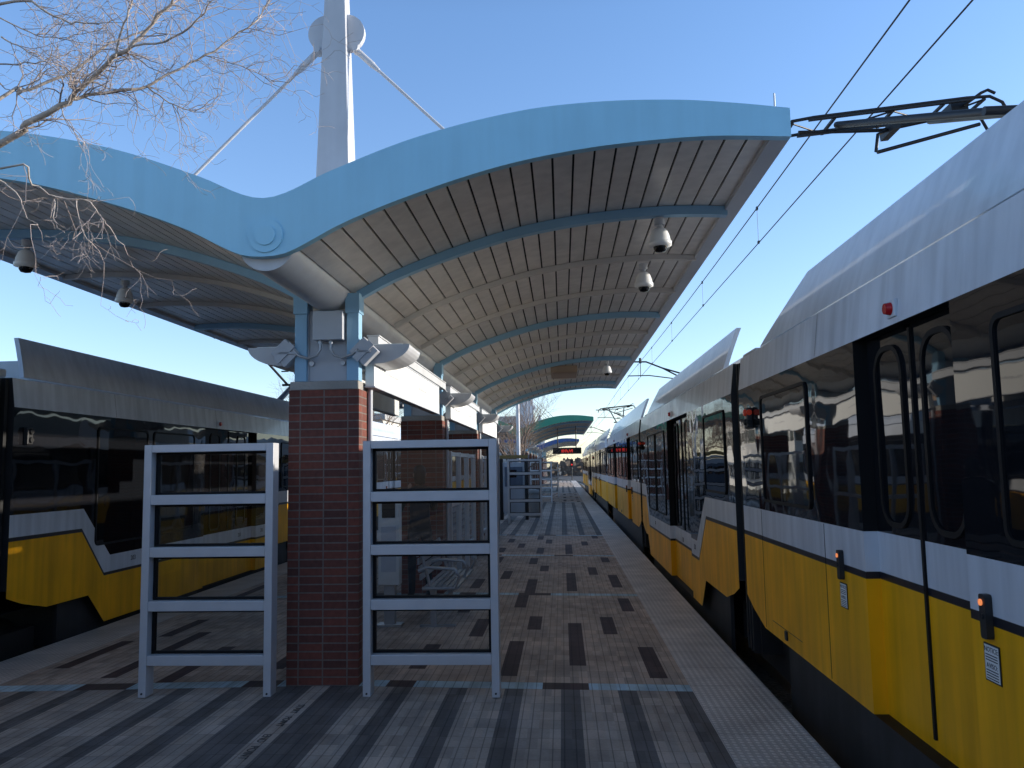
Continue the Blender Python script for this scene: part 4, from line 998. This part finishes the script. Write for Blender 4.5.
# ------------------------------------------------------------------ person standing in for a reflection in the glass
def make_figure(x, y):
    root = empty('figure', (x, y, floor_z(x)), math.radians(205))
    J = {'pel': (0, 0, .93, .13, .10), 'waist': (0, 0, 1.08, .135, .10), 'chest': (0, 0, 1.30, .165, .115), 'neckb': (0, .0, 1.45, .085, .075), 'neck': (0, -.015, 1.53, .052, .052),
         'hl': (-.10, 0, .90, .09, .09), 'kl': (-.11, -.02, .50, .062, .062), 'al': (-.12, .02, .10, .045, .045), 'tl': (-.13, -.13, .035, .038, .03),
         'hr': (.10, 0, .90, .09, .09), 'kr': (.11, -.02, .50, .062, .062), 'ar': (.12, .02, .10, .045, .045), 'tr': (.13, -.13, .035, .038, .03),
         'sl': (-.19, 0, 1.42, .062, .062), 'el': (-.25, -.12, 1.18, .045, .045), 'wl': (-.09, -.26, 1.40, .03, .03),
         'sr': (.19, 0, 1.42, .062, .062), 'er': (.25, -.12, 1.18, .045, .045), 'wr': (.09, -.26, 1.40, .03, .03)}
    E_ = [('pel', 'waist'), ('waist', 'chest'), ('chest', 'neckb'), ('neckb', 'neck'), ('pel', 'hl'), ('hl', 'kl'), ('kl', 'al'), ('al', 'tl'), ('pel', 'hr'), ('hr', 'kr'), ('kr', 'ar'), ('ar', 'tr'),
          ('neckb', 'sl'), ('sl', 'el'), ('el', 'wl'), ('neckb', 'sr'), ('sr', 'er'), ('er', 'wr')]
    def skinned(name, J, E_, mat, rootname, parent):
        ks = list(J); me = bpy.data.meshes.new(name); me.from_pydata([J[k][:3] for k in ks], [(ks.index(a), ks.index(b_)) for a, b_ in E_], [])
        o = bpy.data.objects.new(name, me); COL.objects.link(o); me.materials.append(M[mat]); o.parent = parent
        md = o.modifiers.new('skin', 'SKIN'); md.use_smooth_shade = True
        if not me.skin_vertices: bpy.context.view_layer.update()
        for i, k in enumerate(ks):
            sv = me.skin_vertices[0].data[i]; sv.radius = J[k][3:5]; sv.use_root = (k == rootname)
        o.modifiers.new('sub', 'SUBSURF').render_levels = 1
        return o
    skinned('body', J, E_, 'cloth', 'pel', root)
    h = MB(); h.lathe([(0, 1.54), (.045, 1.545), (.062, 1.575), (.072, 1.62), (.078, 1.67), (.074, 1.72), (.052, 1.765), (0, 1.78)], (0, -.02, 0), 18)
    h.add([(-.014, -.092, 1.645), (.014, -.092, 1.645), (0, -.118, 1.635), (0, -.093, 1.69)], [(0, 1, 2), (0, 2, 3), (1, 3, 2)])
    for s in (-1, 1): h.tube([(s*.078, -.01, 1.64), (s*.082, -.005, 1.68)], [.012, .016], 8)
    h.m = 1
    for s in (-1, 1): h.tube([(s*.03, -.09, 1.668), (s*.03, -.094, 1.668)], .010, 8)
    h.tube([(-.022, -.085, 1.6), (.022, -.085, 1.6)], .005, 6)
    h.build('head', ['skin', 'hair'], root)
    q = MB(); q.lathe([(.066, 1.53), (.078, 1.60), (.082, 1.66), (.086, 1.70), (.08, 1.745), (.055, 1.785), (0, 1.80)], (0, -.005, 0), 18); q.build('hair', 'hair', root)
    for s in (-1, 1):
        K = {'w': (s*.09, -.26, 1.40, .026, .02), 'p': (s*.065, -.285, 1.47, .03, .016)}; EE = [('w', 'p')]
        for i, (dx, ln) in enumerate(((.03, .06), (.012, .075), (-.006, .07), (-.022, .055))):
            K['f%d' % i] = (s*(.065+dx*.8), -.30, 1.47+ln*.6, .009, .009); K['t%d' % i] = (s*(.045+dx*.5), -.315, 1.475+ln*.95, .008, .008); EE += [('p', 'f%d' % i), ('f%d' % i, 't%d' % i)]
        K['th'] = (s*.03, -.27, 1.46, .010, .010); K['tt'] = (s*.02, -.285, 1.50, .009, .009); EE += [('w', 'th'), ('th', 'tt')]
        skinned('hand', K, EE, 'skin', 'w', root)
    return root
tag(make_figure(-1.93, 11.1), 'person in dark clothes with raised arms, standing in for a reflection in the right windbreak glass', 'figure')
# ------------------------------------------------------------------ light, sky, camera
SUN_EL, SUN_AZ = math.radians(13.3), math.radians(79.5)      # azimuth measured from +Y towards +X
w = bpy.data.worlds.new('World'); sc.world = w; w.use_nodes = True; nt = w.node_tree
sky = nt.nodes.new('ShaderNodeTexSky'); sky.sky_type = 'NISHITA'; sky.sun_disc = False; sky.sun_elevation = SUN_EL; sky.sun_rotation = SUN_AZ
sky.altitude = 150; sky.air_density = 1.0; sky.dust_density = .3; sky.ozone_density = 1.6
tc = nt.nodes.new('ShaderNodeTexCoord'); sz = nt.nodes.new('ShaderNodeSeparateXYZ'); nt.links.new(tc.outputs['Generated'], sz.inputs[0])
rp = nt.nodes.new('ShaderNodeValToRGB'); cr = rp.color_ramp          # clear winter haze: bright pale band over the horizon
cr.elements[0].position = 0.; cr.elements[0].color = (1.62, 1.70, 2.2, 1); cr.elements[1].position = 1.; cr.elements[1].color = (.8, .8, .85, 1)
for p_, c_ in ((.12, (1.5, 1.62, 2.0)), (.30, (1.5, 1.68, 2.05)), (.5, (1.5, 1.78, 2.2)), (.72, (1.1, 1.2, 1.3))):
    e_ = cr.elements.new(p_); e_.color = (*c_, 1)
nt.links.new(sz.outputs['Z'], rp.inputs['Fac'])
vm = nt.nodes.new('ShaderNodeVectorMath'); vm.operation = 'MULTIPLY'; nt.links.new(sky.outputs[0], vm.inputs[0]); nt.links.new(rp.outputs['Color'], vm.inputs[1])
nt.links.new(vm.outputs[0], nt.nodes['Background'].inputs['Color']); nt.nodes['Background'].inputs['Strength'].default_value = .15
sun = bpy.data.lights.new('sun', 'SUN'); sun.energy = 6; sun.angle = math.radians(.5); sun.color = (1, .92, .80)
so = bpy.data.objects.new('sun', sun); COL.objects.link(so)
sd = Vector((math.sin(SUN_AZ)*math.cos(SUN_EL), math.cos(SUN_AZ)*math.cos(SUN_EL), math.sin(SUN_EL)))
so.rotation_euler = (-sd).to_track_quat('-Z', 'Y').to_euler()
cam = bpy.data.cameras.new('camera'); co = bpy.data.objects.new('camera', cam); COL.objects.link(co); sc.camera = co
F_PX, YAW, PITCH, ROLL = 820.9, math.radians(3.385), math.radians(5.751), math.radians(-.982)
cam.sensor_width = 36; cam.lens = F_PX/1024*36; cam.clip_start = .05; cam.clip_end = 4000
f = Vector((-math.sin(YAW)*math.cos(PITCH), math.cos(YAW)*math.cos(PITCH), math.sin(PITCH))); rt = Vector((math.cos(YAW), math.sin(YAW), 0)); up = rt.cross(f)
r2 = rt*math.cos(ROLL)+up*math.sin(ROLL); u2 = up*math.cos(ROLL)-rt*math.sin(ROLL)
mw = Matrix((r2, u2, -f)).transposed().to_4x4(); mw.translation = (0, 0, 1.75); co.matrix_world = mw
sc.view_settings.view_transform = 'Standard'; sc.view_settings.look = 'None'; sc.view_settings.exposure = 0
sc.render.resolution_x = 1024; sc.render.resolution_y = 768
sc.cycles.max_bounces = 8; sc.cycles.transparent_max_bounces = 16
